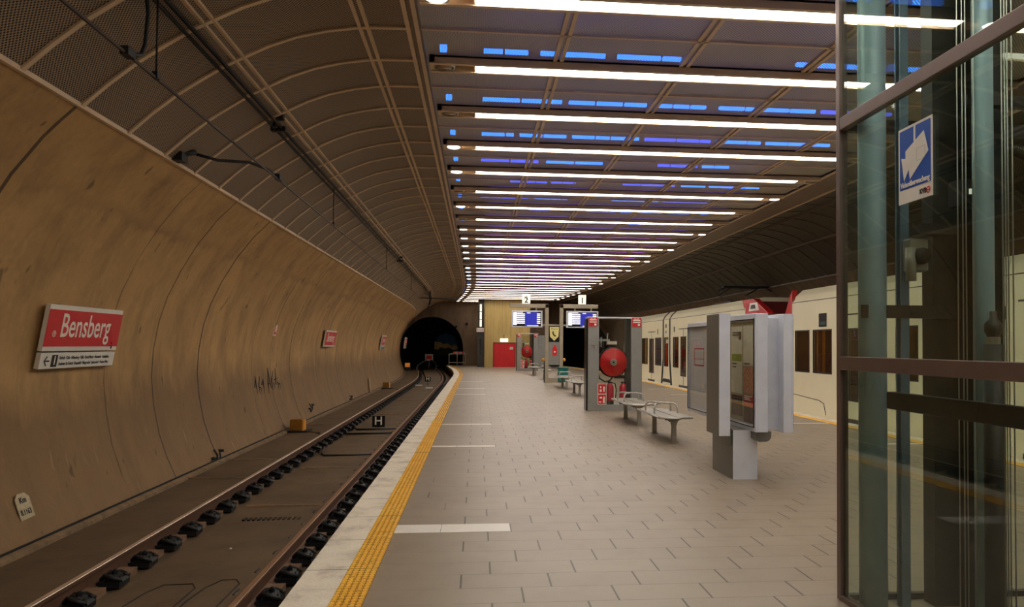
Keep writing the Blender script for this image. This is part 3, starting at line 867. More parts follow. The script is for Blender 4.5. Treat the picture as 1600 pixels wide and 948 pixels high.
# small pale pictogram plate
Mx = wall_frame(17.75, 1.93, .01)
R_ = empty('wall_plate', Mx.translation, 'narrow white and red plate on the wall above the black graffiti', 'wall plate')
q = MB(Mx); q.box(-.13, .13, -.17, .17, 0, .01); q.build('plate', M['white'], R_)
q = MB(Mx); q.box(-.1, .1, -.14, .14, .01, .013); q.build('red_field', M['sign_red'], R_)
q = MB(Mx); q.box(-.045, .045, -.08, .08, .013, .016); q.build('white_mark', M['letter'], R_)
# kilometre plate
Mx = frame((-4.36, 7.95, -.12), (0, 1, 0), (-.12, 0, 1))
Mx = Matrix.Translation((0.02, 0, 0)) @ wall_frame(7.93, -.02, .03)
R_ = empty('kilometre_plate', Mx.translation, 'small pale kilometre plate low on the near wall', 'kilometre plate')
q = MB(Mx); q.prism([(-.11, -.13), (.12, -.12), (.12, .08), (.06, .13), (-.06, .13), (-.11, .08)], 2, 0, .01); q.build('plate', simple('aged plate', srgb(190, 175, 140), .6, 0, .2, 20), R_)
text('lettering', 'Km', M['ink'], R_, Mx @ Matrix.Translation((0, .06, .012)), .08, bold=.002)
text('lettering', '8.1163', M['ink'], R_, Mx @ Matrix.Translation((0, -.06, .012)), .075, .85, bold=.002)
# graffiti strokes
Mx = wall_frame(17.3, .68, .016)
R_ = empty('graffiti', Mx.translation, 'black spray graffiti scrawl reading 161 and letters, low on the left wall', 'graffiti')
def stroke(pts, r=.013):
    q = MB(Mx); q.tube([(x, y, 0) for x, y in pts], r, 6); q.build('stroke', M['cable'], R_)
o = -.95
stroke([(o, -.02), (o + .1, .22)]); stroke([(o + .1, .22), (o + .13, -.15)])
stroke([(o + .42, .2), (o + .3, .02), (o + .3, -.18), (o + .42, -.2), (o + .46, -.05), (o + .34, -.02)])
stroke([(o + .52, .02), (o + .66, .14)]); stroke([(o + .66, .14), (o + .64, -.24)])
stroke([(o + .98, -.2), (o + 1.1, .36)], .016); stroke([(o + 1.1, .36), (o + 1.22, -.1)]); stroke([(o + 1.0, -.02), (o + 1.24, .06)])
stroke([(o + 1.5, .28), (o + 1.34, .08), (o + 1.34, -.14), (o + 1.5, -.12), (o + 1.5, .02)])
stroke([(o + 1.72, .34), (o + 1.66, -.04)]); stroke([(o + 1.56, .08), (o + 1.82, .1)])
stroke([(o + 1.84, .02), (o + 1.86, -.2), (o + 2.0, -.18), (o + 2.0, -.02), (o + 1.9, -.04)])

# ------------------------------------------------------------------ overhead line above the left track
WX = -2.52
q = sweep(MB(), [(WX - .009, 3.655), (WX + .009, 3.655), (WX + .009, 3.675), (WX - .009, 3.675)], YN, 57.5, True); q.uv = None
tag(q.build('contact_wire', M['copper']), 'thin single contact wire hanging over the left track', 'overhead wire')
R_ = empty('carrier_cable', (WX, 9, 4.33), 'thick double carrier cable running above the thin contact wire', 'overhead wire')
for dx, dz in ((-.04, 0), (.04, .02), (0, .05)):
    q = MB()
    for (a, b) in ((YN + .1, 36), (36, 45), (45, 57.5)):
        q.cyl((WX + dx + cshift(a), a, 4.3 + dz), (WX + dx + cshift(b), b, 4.3 + dz), .016, 8)
    q.build('cable_strand', M['cable'], R_)
for y in (6.19, 13.6, 21.5, 29.5):
    q = MB().cyl((WX, y, 3.67), (WX, y, 4.32), .008, 6); q.box(WX - .02, WX + .02, y - .03, y + .03, 3.66, 3.71)
    q.build('dropper', M['cable'], R_)
q = MB().tube([(WX, 5.95, 4.34), (WX + .01, 6.0, 4.1), (WX, 5.98, 3.85), (WX, 5.92, 3.75), (WX, 5.82, 3.71), (WX, 5.72, 3.72), (WX, 5.7, 3.68)], .016, 8)
q.box(WX - .03, WX + .03, 5.64, 5.76, 3.65, 3.71)
tag(q.build('feeder_loop', M['cable']), 'black curved feeder cable clamped to the contact wire at upper left', 'cable')
def hanger(y, lab):
    h = empty('ceiling_hanger', (WX, y, 4.5), lab, 'cable hanger', 'cable hangers under the vault')
    MB().box(WX - .06, WX + .1, y - .05, y + .05, 4.38, 4.46).build('plate', M['black'], h)
    MB().cyl((WX, y, 4.28), (WX, y, 4.42), .03, 8).build('insulator', M['black'], h)
    MB().box(WX - .09, WX + .09, y + .12, y + .2, 4.27, 4.33).build('clamp', M['black'], h)
hanger(9.7, 'black hanger clamp holding the carrier cable, nearest one'); hanger(25.0, 'black hanger clamp holding the carrier cable, farther down the tunnel')
def arm(y, lab):
    A = empty('registration_arm', (-3.42, y, 3.7), lab, 'registration arm', 'registration arms of the overhead line')
    MB().box(-3.52, -3.34, y - .12, y + .06, 3.66, 3.76).build('bracket', M['black'], A)
    MB().cyl((-3.4, y, 3.76), (-3.27, y + .1, 3.80), .032, 10).build('insulator', M['black'], A)
    MB().tube([(-3.3, y + .08, 3.79), (-3.08, y + .28, 3.76), (-2.98, y + .34, 3.77), (-2.78, y + .52, 3.80), (-2.62, y + .68, 3.76), (-2.52, y + .86, 3.69)], .018, 8).build('arm', M['cable'], A)
    MB().box(-2.55, -2.49, y + .78, y + .92, 3.66, 3.73).build('wire_clamp', M['black'], A)
arm(9.05, 'black curved registration arm reaching from the wall to the contact wire')
G = empty('catenary_gantry', (-2.6, 41, 4.3), 'black gantry of post and crossing arm over the far end of the left track', 'gantry')
MB().cyl((-2.5, 41, 3.7), (-2.5, 41, 5.0 - .35), .035, 8).build('post', M['black'], G)
MB().cyl((-4.35, 40.8, 4.28 - .2), (-.9, 41, 4.2 - .2), .028, 8).build('arm', M['black'], G)
MB().cyl((-3.2, 38, 4.35), (-2.5, 41, 4.2), .03, 8).build('stay', M['black'], G)
for z in (4.5, 4.35, 4.2): MB().cyl((-2.5, 41, z), (-2.5, 41, z - .07), .06, 10).build('insulator', M['black'], G)

# ------------------------------------------------------------------ benches
def bench():
    B = empty('platform_bench', (3.25, 13.05, 0), 'metal bench with bent-tube armrests right beside the info stand, nearest of the row', 'bench', 'metal benches along the platform centre')
    q = MB()
    # two shallow dished seat plates with rounded ends
    for sx in (-1, 1):
        pts = []
        for i in range(13):
            t_ = i / 12; y = 12.18 + 1.8 * t_
            pts.append((3.25 + sx * (.275 - .07 * (2 * t_ - 1) ** 4), y))
        pol = pts + [(3.25 + sx * .015, 13.98), (3.25 + sx * .015, 12.18)]
        q.prism(pol, 2, .425, .437)
    q.build('seat', M['steel'], B, bevel=.003)
    q = MB()
    for x in (3.25 - .27, 3.25 + .27, 3.25): q.tube([(x, 12.22, .42), (x, 13.1, .415), (x, 13.94, .42)], .014, 8)
    for y in (12.2, 13.96): q.tube([(2.98, y, .42), (3.25, y + (.06 if y > 13 else -.06), .42), (3.52, y, .42)], .014, 8)
    q.build('seat_frame', M['chrome'], B)
    for y in (12.36, 13.74):
        q = MB()
        q.prism([(3.21, .0), (3.29, .0), (3.288, .16), (3.285, .28), (3.31, .36), (3.42, .415), (3.08, .415), (3.19, .36), (3.215, .28), (3.212, .16)], 1, y - .04, y + .04)
        q.box(3.19, 3.31, y - .055, y + .055, 0, .015)
        q.build('leg', M['steel'], B, bevel=.005)
    q = MB()
    q.box(3.215, 3.285, 12.4, 13.7, .345, .385)
    for y in (12.55, 12.8, 13.05, 13.3, 13.55): q.lathe([(0, -.045), (.04, -.04), (.05, 0), (.03, .04), (0, .05)], (3.25, y, .37), 'z', 12)
    q.build('beam', M['black'], B)
    for (a, b) in (((3.02, 13.45), (3.47, 12.95)), ((3.04, 12.85), (3.46, 13.4))):
        A_, B_ = Vector((*a, .43)), Vector((*b, .43)); U = Vector((0, 0, .17))
        pts = [A_, A_ + U * .55 + (B_ - A_) * .01]
        for i in range(5):
            t_ = i / 4 * PI / 2; pts.append(A_ + U * (.62 + .38 * math.sin(t_)) + (B_ - A_) * (.015 + .13 * (1 - math.cos(t_))))
        for i in range(5):
            t_ = (4 - i) / 4 * PI / 2; pts.append(B_ + U * (.62 + .38 * math.sin(t_)) - (B_ - A_) * (.015 + .13 * (1 - math.cos(t_))))
        pts += [B_ + U * .55, B_]
        MB().tube(pts, .014, 10).build('armrest', M['chrome'], B)
    return B
b0 = bench()
for y, lab in ((15.75, 'light metal bench between the nearest bench and the fire cabinet with the big red reel'), (24.6, 'metal bench half hidden directly behind the near fire cabinet'), (28.1, 'metal bench beside the teal bin, before the departure display frame'),
               (35.9, 'metal bench seen just behind the departure display frame'), (40.3, 'metal bench farthest away, beside the far fire cabinet')):
    b = copy_tree(b0); b.location.y = y; b['label'] = lab
    if y > 38: b.location.x = 3.05
# teal bin
T = empty('litter_bin', (3.42, 30.2, 0), 'teal litter bin behind the bench before the display frame', 'litter bin')
MB().box(3.24, 3.62, 30.05, 30.35, .12, .66).build('body', M['teal'], T, bevel=.03)
MB().box(3.22, 3.64, 30.03, 30.37, .66, .72).build('lid', M['teal'], T, bevel=.02)
MB().box(3.4, 3.46, 30.17, 30.23, 0, .14).build('post', M['steel_dark'], T)

# ------------------------------------------------------------------ fire cabinets
def cabinet(x0, y0, w_, lab, near, ext_labels):
    x1 = x0 + w_; y1 = y0 + .42; h = 2.26; pw = .27
    C = empty('fire_cabinet', ((x0 + x1) / 2, y0 + .2, 0), lab, 'fire cabinet')
    for a in (x0, x1 - pw):
        MB().box(a, a + pw, y0, y1, 0, h).build('pillar', M['cab'], C, bevel=.008)
    MB().box(x0 - .035, x0, y0 + .06, y1 - .0, 0, h - .02).build('side_panel', M['black_gloss'], C)
    MB().box(x0 - .01, x1 + .01, y0 - .01, y1 + .01, h, h + .035).build('top_panel', M['steel_light'], C, bevel=.005)
    MB().box(x0 + pw, x1 - pw, y0 + .0, y1, 0, .15).build('base_panel', M['cab'], C, bevel=.004)
    for y in (y0 + .03, y1 - .03):
        MB().box(x0 + pw, x1 - pw, y - .004, y + .004, .15, h).build('glass_pane', M['glass'], C)
    for a in (x0 + .01, x1 - pw + .02):
        s = MB().box(a, a + .22, y0 - .012, y0 - .002, h - .2, h + .02).build('red_sign', M['sign_red'], C)
        for zz in (h - .055, h - .105): MB().box(a + .02, a + .20, y0 - .016, y0 - .011, zz, zz + .025).build('sign_line', M['letter'], s)
        text('lettering', 'FEUER', M['letter'], s, frame((a + .11, y0 - .016, h - .012), (1, 0, 0), (0, 0, 1)), .055, .9)
        q = MB().box(a + .14, a + .19, y0 - .016, y0 - .011, h - .18, h - .13); q.build('pictogram', M['letter'], s)
    MB().box(x0 + .08, x0 + .19, y0 - .03, y0 - .0, 1.60, 1.625).build('handle', M['chrome'], C).name = 'handle'
    q = MB().box(x0 + .165, x0 + .19, y0 - .03, y0 - .0, 1.50, 1.61); q.build('latch', M['chrome'], C)
    xm = (x0 + x1) / 2 - .02
    # hose reel
    rl_ = MB().lathe([(.0, -.02), (.09, -.02), (.1, -.005), (.335, -.02), (.345, 0), (.345, .02), (.1, .03), (.1, .15), (.345, .16), (.345, .19), (0, .19)], (xm, y0 + .12, 1.18), 'y', 48).build('reel_disc', M['red'], C)
    MB().lathe([(0, -.03), (.07, -.03), (.09, -.02), (.09, 0)], (xm, y0 + .11, 1.18), 'y', 24).build('hub', M['steel'], rl_)
    MB().lathe([(0, -.02), (.02, -.02), (.025, .0)], (xm, y0 + .08, 1.18), 'y', 16).build('bolt', M['black'], rl_)
    MB().lathe([(.12, 0), (.355, 0), (.375, .03), (.375, .09), (.355, .12), (.12, .12), (.12, 0)], (xm, y0 + .15, 1.18), 'y', 40).build('wound_hose', M['black'], rl_)
    MB().box(xm + .05, xm + .3, y0 + .2, y0 + .28, .78, .86).build('reel_bracket', M['black'], rl_)
    MB().tube([(xm - .36, y0 + .2, 1.2), (xm - .38, y0 + .2, .95), (xm - .33, y0 + .2, .78), (xm - .2, y0 + .2, .7), (xm - .08, y0 + .2, .72), (xm, y0 + .2, .82)], .018, 8).build('hose_loop', M['black'], rl_)
    MB().tube([(xm - .2, y0 + .2, 1.45), (xm - .25, y0 + .2, 1.6), (xm - .24, y0 + .2, 1.72)], .02, 8).build('hose_end', M['black'], rl_)
    # valve
    V = MB().box(xm - .34, xm - .08, y0 + .18, y0 + .24, 1.70, 1.75).build('valve', M['chrome'], C)
    MB().cyl((xm - .3, y0 + .2, 1.55), (xm - .3, y0 + .2, 1.8), .03, 10).build('valve_stem', M['chrome'], V)
    MB().cyl((xm - .16, y0 + .2, 1.6), (xm - .13, y0 + .2, 1.9), .014, 8).build('nozzle', M['chrome'], V)
    MB().box(xm - .14, xm + .1, y0 + .2, y0 + .21, 1.62, 1.70).build('white_label', M['white'], C)
    MB().box(x1 - pw - .1, x1 - pw, y0 + .1, y1 - .04, .15, h).build('inner_post', M['steel_dark'], C)
    # red pictogram sheet
    P_ = MB().box(x0 + pw - .03, x0 + pw + .19, y0 - .006, y0 + .0, .15, .66).build('instruction_sheet', M['white'], C)
    for zz in (.17, .42):
        s = MB().box(x0 + pw - .015, x0 + pw + .175, y0 - .012, y0 - .006, zz, zz + .225).build('red_field', M['sign_red'], P_)
    q = MB(); a = x0 + pw
    q.prism([(a + .11, .46), (a + .14, .46), (a + .15, .58), (a + .12, .6), (a + .10, .56)], 1, y0 - .016, y0 - .012); q.box(a + .02, a + .07, y0 - .016, y0 - .012, .46, .52); q.box(a + .03, a + .06, y0 - .016, y0 - .012, .55, .6)
    q.box(a + .02, a + .08, y0 - .016, y0 - .012, .3, .34); q.prism([(a + .10, .19), (a + .15, .19), (a + .15, .33), (a + .12, .36), (a + .10, .3)], 1, y0 - .016, y0 - .012); q.box(a + .0, a + .06, y0 - .016, y0 - .012, .2, .23)
    q.build('pictogram', M['letter'], P_)
    for i, lab2 in enumerate(ext_labels):
        ex = x0 + pw + (.31 if i == 0 else .64) * (w_ - 2 * pw) / .8
        E_ = empty('fire_extinguisher', (ex, y0 + .2, .15), lab2, 'fire extinguisher', 'extinguishers in the fire cabinets')
        MB().lathe([(0, 0), (.085, .0), (.095, .02), (.095, .40), (.08, .46), (.035, .49), (.03, .52), (0, .52)], (ex, y0 + .2, .16), 'z', 20).build('cylinder', simple('extinguisher red', srgb(196, 40, 60), .35, 0, .05), E_)
        MB().lathe([(.097, .0), (.098, .07), (0.094, .072)], (ex, y0 + .2, .16), 'z', 20).build('base_ring', M['black'], E_)
        MB().box(ex - .05, ex + .04, y0 + .17, y0 + .23, .66, .70).build('valve_head', M['black'], E_)
        MB().tube([(ex + .03, y0 + .18, .68), (ex + .12, y0 + .16, .66), (ex + .15, y0 + .15, .5), (ex + .13, y0 + .15, .3), (ex + .11, y0 + .16, .25)], .013, 8).build('hose', M['black'], E_)
    return C
cabinet(2.71, 18.45, 1.34, 'tall grey glazed fire cabinet with a big red hose reel behind the two nearest benches', True,
        ['red fire extinguisher in the near cabinet, next to the red instruction sheet', 'red fire extinguisher in the near cabinet, on the right'])
cabinet(2.46, 46.6, 1.3, 'grey glazed fire cabinet with a red hose reel far away beside the red door', False,
        ['red fire extinguisher in the far cabinet, on the left', 'red fire extinguisher in the far cabinet, on the right'])
# plain grey panel behind
q = MB().box(3.62, 4.5, 49.0, 49.2, 0, 2.2)
tag(q.build('grey_partition', M['cab'], bevel=.01), 'plain grey partition panel between the far fire cabinet and the display frame', 'partition')
q = MB().lathe([(0, -.02), (.13, -.02), (.13, .0), (0, .0)], (3.75, 46.58, 1.9), 'y', 24)

# ------------------------------------------------------------------ departure display frame
Y0 = 32.2
A = empty('display_frame', (3.26, Y0, 0), 'tall grey double frame carrying two departure displays over the platform', 'sign frame')
for x0, x1, ya in ((2.88, 3.03, -1), (3.50, 3.65, 1)):
    MB().box(x0, x1, Y0 - .07, Y0 + .07, 0, 3.33).build('post', M['frame_grey'], A, bevel=.01)
MB().box(1.38, 3.03, Y0 - .07, Y0 + .07, 3.16, 3.33).build('arm', M['frame_grey'], A, bevel=.01)
MB().box(3.50, 5.14, Y0 - .07, Y0 + .07, 3.16, 3.33).build('arm', M['frame_grey'], A, bevel=.01)
MB().box(2.74, 3.8, Y0 - .05, Y0 + .05, 2.40, 2.47).build('crossbar', M['frame_grey'], A)
MB().box(3.03, 3.50, Y0 - .06, Y0 + .06, 0, .2).build('foot_panel', M['frame_grey'], A)
MB().box(2.84, 2.88, Y0 - .03, Y0 + .07, 0, .9).build('side_edge', M['steel_dark'], A)
MB().box(3.03, 3.50, Y0 - .02, Y0 + .02, .75, 1.72).build('grey_panel', M['cab'], A)
for x in (1.8, 2.5, 4.15, 4.85): MB().box(x - .03, x + .03, Y0 - .03, Y0 + .03, 3.03, 3.17).build('hanger', M['frame_grey'], A)
for x, lab in ((2.82, 'yellow'), (3.70, 'yellow')):
    MB().lathe([(0, -.05), (.05, -.04), (.07, 0), (.05, .02), (0, .03)], (x, Y0, .97), 'y', 16).build('side_button', M['pole_yellow'], A)
def display(x0, x1, lab):
    D = empty('departure_display', ((x0 + x1) / 2, Y0, 2.34), lab, 'departure display', 'departure displays on the grey frame')
    z0, z1 = 2.33, 3.04; y = Y0 - .09
    q = MB().box(x0, x1, y, y + .2, z0, z1); q.build('casing', M['steel_light'], D, bevel=.015)
    MB().box(x0 + .06, x1 - .06, y - .006, y, z0 + .05, z1 - .05).build('bezel', M['black_gloss'], D)
    a, b = x0 + .07, x1 - .07; zz0, zz1 = z0 + .1, z1 - .1; w_ = b - a
    MB().box(a, a + w_ * .13, y - .009, y - .006, zz0, zz1).build('line_column', M['screen_white'], D)
    MB().box(a + w_ * .43, a + w_ * .9, y - .009, y - .006, zz0 - .04, zz1 + .03).build('blue_field', M['screen_blue'], D)
    MB().box(a, a + w_ * .35, y - .009, y - .006, zz1 + .01, zz1 + .035).build('header', M['screen_white'], D)
    names = ['Refrath', 'Brück', 'Merheim', 'Höhenberg', 'Kalk', 'Weiden']
    for i in range(6):
        zc = zz1 - .045 - i * .077
        MB().box(a + w_ * .14, a + w_ * .42, y - .009, y - .006, zc - .028, zc + .026).build('row', M['screen_white'], D)
        MB().box(a + w_ * .86, b - .02, y - .012, y - .009, zc - .022, zc + .024).build('time_field', M['screen_white'], D)
        text('row_text', names[i], M['screen_blue'], D, frame((a + w_ * .28, y - .014, zc), (1, 0, 0), (0, 0, 1)), .05, 1.0)
    MB().box(a + w_ * .5, a + w_ * .62, y - .012, y - .009, zz1 - .015, zz1 + .02).build('clock_field', M['screen_white'], D)
    MB().box(a + w_ * .5, b - .1, y - .010, y - .006, z0 + .06, z0 + .085).build('ticker', M['screen_white'], D)
display(1.45, 2.76, 'left of the two hanging departure displays, in front of the concrete end room')
display(3.79, 5.15, 'right departure display, its corner overlapped by the near fire cabinet')
def number(x0, x1, n):
    D = empty('platform_number', ((x0 + x1) / 2, Y0, 3.33), 'pale square panel with black number %s above the %s departure display' % (n, 'left' if n == '2' else 'right'), 'platform number')
    MB().box(x0, x1, Y0 - .05, Y0 + .05, 3.34, 3.73).build('panel', M['num_sign'], D, bevel=.008)
    text('numeral', n, M['ink'], D, frame(((x0 + x1) / 2, Y0 - .056, 3.48), (1, 0, 0), (0, 0, 1)), .34, bold=.008)
    text('lettering', 'Gleis', M['ink'], D, frame(((x0 + x1) / 2, Y0 - .056, 3.66), (1, 0, 0), (0, 0, 1)), .08)
number(1.9, 2.24, '2'); number(4.3, 4.62, '1')
P_ = empty('phone_sign', (3.27, Y0 - .05, 1.78), 'cream shield-shaped emergency phone sign hung between the frame posts', 'phone sign')
MB().prism([(3.09, 1.95), (3.27, 1.77), (3.45, 1.95), (3.47, 2.36), (3.07, 2.36)], 1, Y0 - .06, Y0 - .03).build('shield', M['gold'], P_)
MB().box(3.05, 3.49, Y0 - .02, Y0 + .02, 1.74, 2.38).build('back_panel', M['black_gloss'], P_)
text('lettering', 'Notruf', M['ink'], P_, frame((3.27, Y0 - .062, 2.28), (1, 0, 0), (0, 0, 1)), .1)
MB().tube([(3.22, Y0 - .065, 2.17), (3.21, Y0 - .065, 2.10), (3.25, Y0 - .065, 2.02), (3.33, Y0 - .065, 1.97)], .025, 8).build('handset', M['ink'], P_)
E_ = empty('emergency_unit', (3.3, Y0 - .04, 1.15), 'bright red rounded emergency unit on the grey panel under the phone sign', 'emergency unit')
MB().prism([(3.2, 1.16), (3.38, 1.16), (3.39, 1.42), (3.33, 1.6), (3.28, 1.6), (3.2, 1.42)], 1, Y0 - .1, Y0 - .02).build('cover', simple('bright red', srgb(240, 30, 36), .4, 0, 0), E_, bevel=.01)
MB().lathe([(0, -.01), (.04, -.01), (.045, .0)], (3.29, Y0 - .1, 1.3), 'y', 16).build('button', M['letter'], E_)

# ------------------------------------------------------------------ information stand
def showcase(parent, x0, x1, y0, y1, z0, z1, face, posters=True, label=None):
    """poster case facing -x (face=-1) or +x"""
    s = face
    root = MB().box(x0, x1, y0, y1, z0, z1)
    xa = x0 if s < 0 else x1
    g = .045
    # body is a shallow open box: back, four sides
    q = MB(); d_ = .05
    ins = x0 + .022 if s < 0 else x1 - .022
    q.box(min(ins, x1 if s < 0 else x0), max(ins, x1 if s < 0 else x0), y0, y1, z0, z1)
    lo, hi = (x0, ins) if s < 0 else (ins, x1)
    q.box(lo, hi, y0, y0 + g, z0, z1); q.box(lo, hi, y1 - g, y1, z0, z1); q.box(lo, hi, y0 + g, y1 - g, z0, z0 + g * 1.4); q.box(lo, hi, y0 + g, y1 - g, z1 - g * 1.6, z1)
    c = q.build('showcase', M['steel_light'], parent, bevel=.006)
    if label: c['label'] = label
    xg = x0 + .008 if s < 0 else x1 - .008
    MB().box(xg - .003, xg + .003, y0 + g, y1 - g, z0 + g * 1.4, z1 - g * 1.6).build('glass_pane', M['glass'], c)
    # inner dark frame edge
    q = MB(); xf = x0 - .003 if s < 0 else x1 + .003; t_ = .012
    for (a, b, z_, zz) in ((y0 + g - t_, y0 + g, z0 + .05, z1 - .06), (y1 - g, y1 - g + t_, z0 + .05, z1 - .06), (y0 + g, y1 - g, z0 + .05, z0 + .05 + t_), (y0 + g, y1 - g, z1 - .075, z1 - .075 + t_)):
        q.box(min(xf, xf + .008 * s), max(xf, xf + .008 * s) + .003, a, b, z_, zz)
    q.build('door_seal', M['black'], c)
    if posters:
        xp = ins + .002 * s
        bx_ = lambda ya, yb, za, zb, nm, mt_, k=1: MB().box(min(xp, xp + s * .002 * k), max(xp, xp + s * .002 * k), ya, yb, za, zb).build(nm, mt_, c)
        W = y1 - y0 - 2 * g; f = lambda t_: y1 - g - t_ * W      # t runs left to right as seen
        H_ = z1 - z0
        zf = lambda t_: z0 + H_ * t_
        bx_(f(.98), f(.02), zf(.06), zf(.93), 'backing_sheet', simple('backing sheet', srgb(168, 160, 128), .7, 0, .05, 4), 1)
        bx_(f(.52), f(.08), zf(.30), zf(.90), 'timetable', M['paper'], 2)
        bx_(f(.50), f(.12), zf(.585), zf(.65), 'green_band', M['green_paper'], 3)
        bx_(f(.96), f(.56), zf(.55), zf(.90), 'timetable', M['paper'], 2)
        bx_(f(.96), f(.56), zf(.32), zf(.545), 'route_map', M['map_paper'], 3)
        bx_(f(.52), f(.10), zf(.10), zf(.28), 'photo_poster', M['photo_print'], 2)
        bx_(f(.96), f(.58), zf(.20), zf(.30), 'red_poster', M['sign_red'], 3)
        bx_(f(.96), f(.58), zf(.06), zf(.195), 'photo_poster', M['photo_print'], 2)
        for r_, (t0, t1, zz) in enumerate(((.14, .3, .56), (.16, .28, .53), (.6, .8, .565), (.62, .9, .285), (.62, .8, .27), (.62, .85, .255), (.15, .45, .84), (.15, .4, .82), (.4, .48, .78))):
            bx_(f(t1), f(t0), zf(zz), zf(zz) + (.012 if r_ != 8 else .1), 'print_line', M['letter'] if r_ in (3, 4, 5) else (M['photo_print'] if r_ == 8 else M['ink']), 5)
    return c
K = empty('info_stand', (3.22, 9.35, 0), 'large grey information stand with glazed poster cases on a box pedestal, nearest to the viewer', 'information stand')
MB().box(3.08, 3.38, 8.95, 9.74, 0, .59).build('pedestal', M['anthracite'], K, bevel=.004)
MB().box(3.08, 3.382, 8.945, 8.95, 0, .59).build('pedestal_cover', M['steel_light'], K)
showcase(K, 3.265, 3.42, 8.70, 9.72, .59, 1.99, -1)
q = MB().box(3.42, 3.60, 8.84, 9.6, .60, 1.94); q.build('core_panel', M['cab_light'], K, bevel=.004)
showcase(K, 3.60, 3.72, 8.68, 9.72, .585, 1.985, 1, True)
# narrow blade box on the left
q = MB().box(2.885, 3.02, 8.88, 9.38, .53, 1.99); q.build('side_blade', M['anthracite'], K, bevel=.006)
MB().box(2.885, 3.02, 8.872, 8.88, .53, 1.99).build('bright_blade_face', M['steel_light'], K)  # pale front sheet, the metal's reflection put into its colour
MB().box(3.02, 3.085, 9.0, 9.3, .40, .60).build('spine', M['anthracite'], K)
# rounded tray under the case
q = MB(); pr = [(3.30, .59), (3.30, .50), (3.34, .47)] + [(3.42 + .07 * math.sin(a), .54 - .07 * math.cos(a)) for a in [i * PI / 10 for i in range(6)]] + [(3.49, .59)]
q.prism(pr, 1, 8.78, 9.1); q.build('tray', M['anthracite'], K)
K2 = empty('info_stand', (3.5, 10.9, 0), 'second grey information stand with a glazed case, half hidden behind the nearest one', 'information stand')
MB().box(3.57, 3.8, 10.7, 11.3, 0, .62).build('pedestal', M['anthracite'], K2, bevel=.004)
c2 = showcase(K2, 3.28, 3.42, 10.15, 11.65, .59, 1.95, -1, False)
MB().box(3.42, 3.75, 10.25, 11.55, .60, 1.93).build('core_panel', M['steel_light'], K2)
q = MB()
for (a, b, z0, z1) in ((10.85, 11.35, 1.3, 1.32), (10.85, 11.35, 1.55, 1.57), (10.85, 10.87, 1.3, 1.57), (11.33, 11.35, 1.3, 1.57), (10.85, 11.35, 1.4, 1.41)): q.box(3.30, 3.31, a, b, z0, z1)
q.build('red_outline_notice', M['sign_red'], K2)

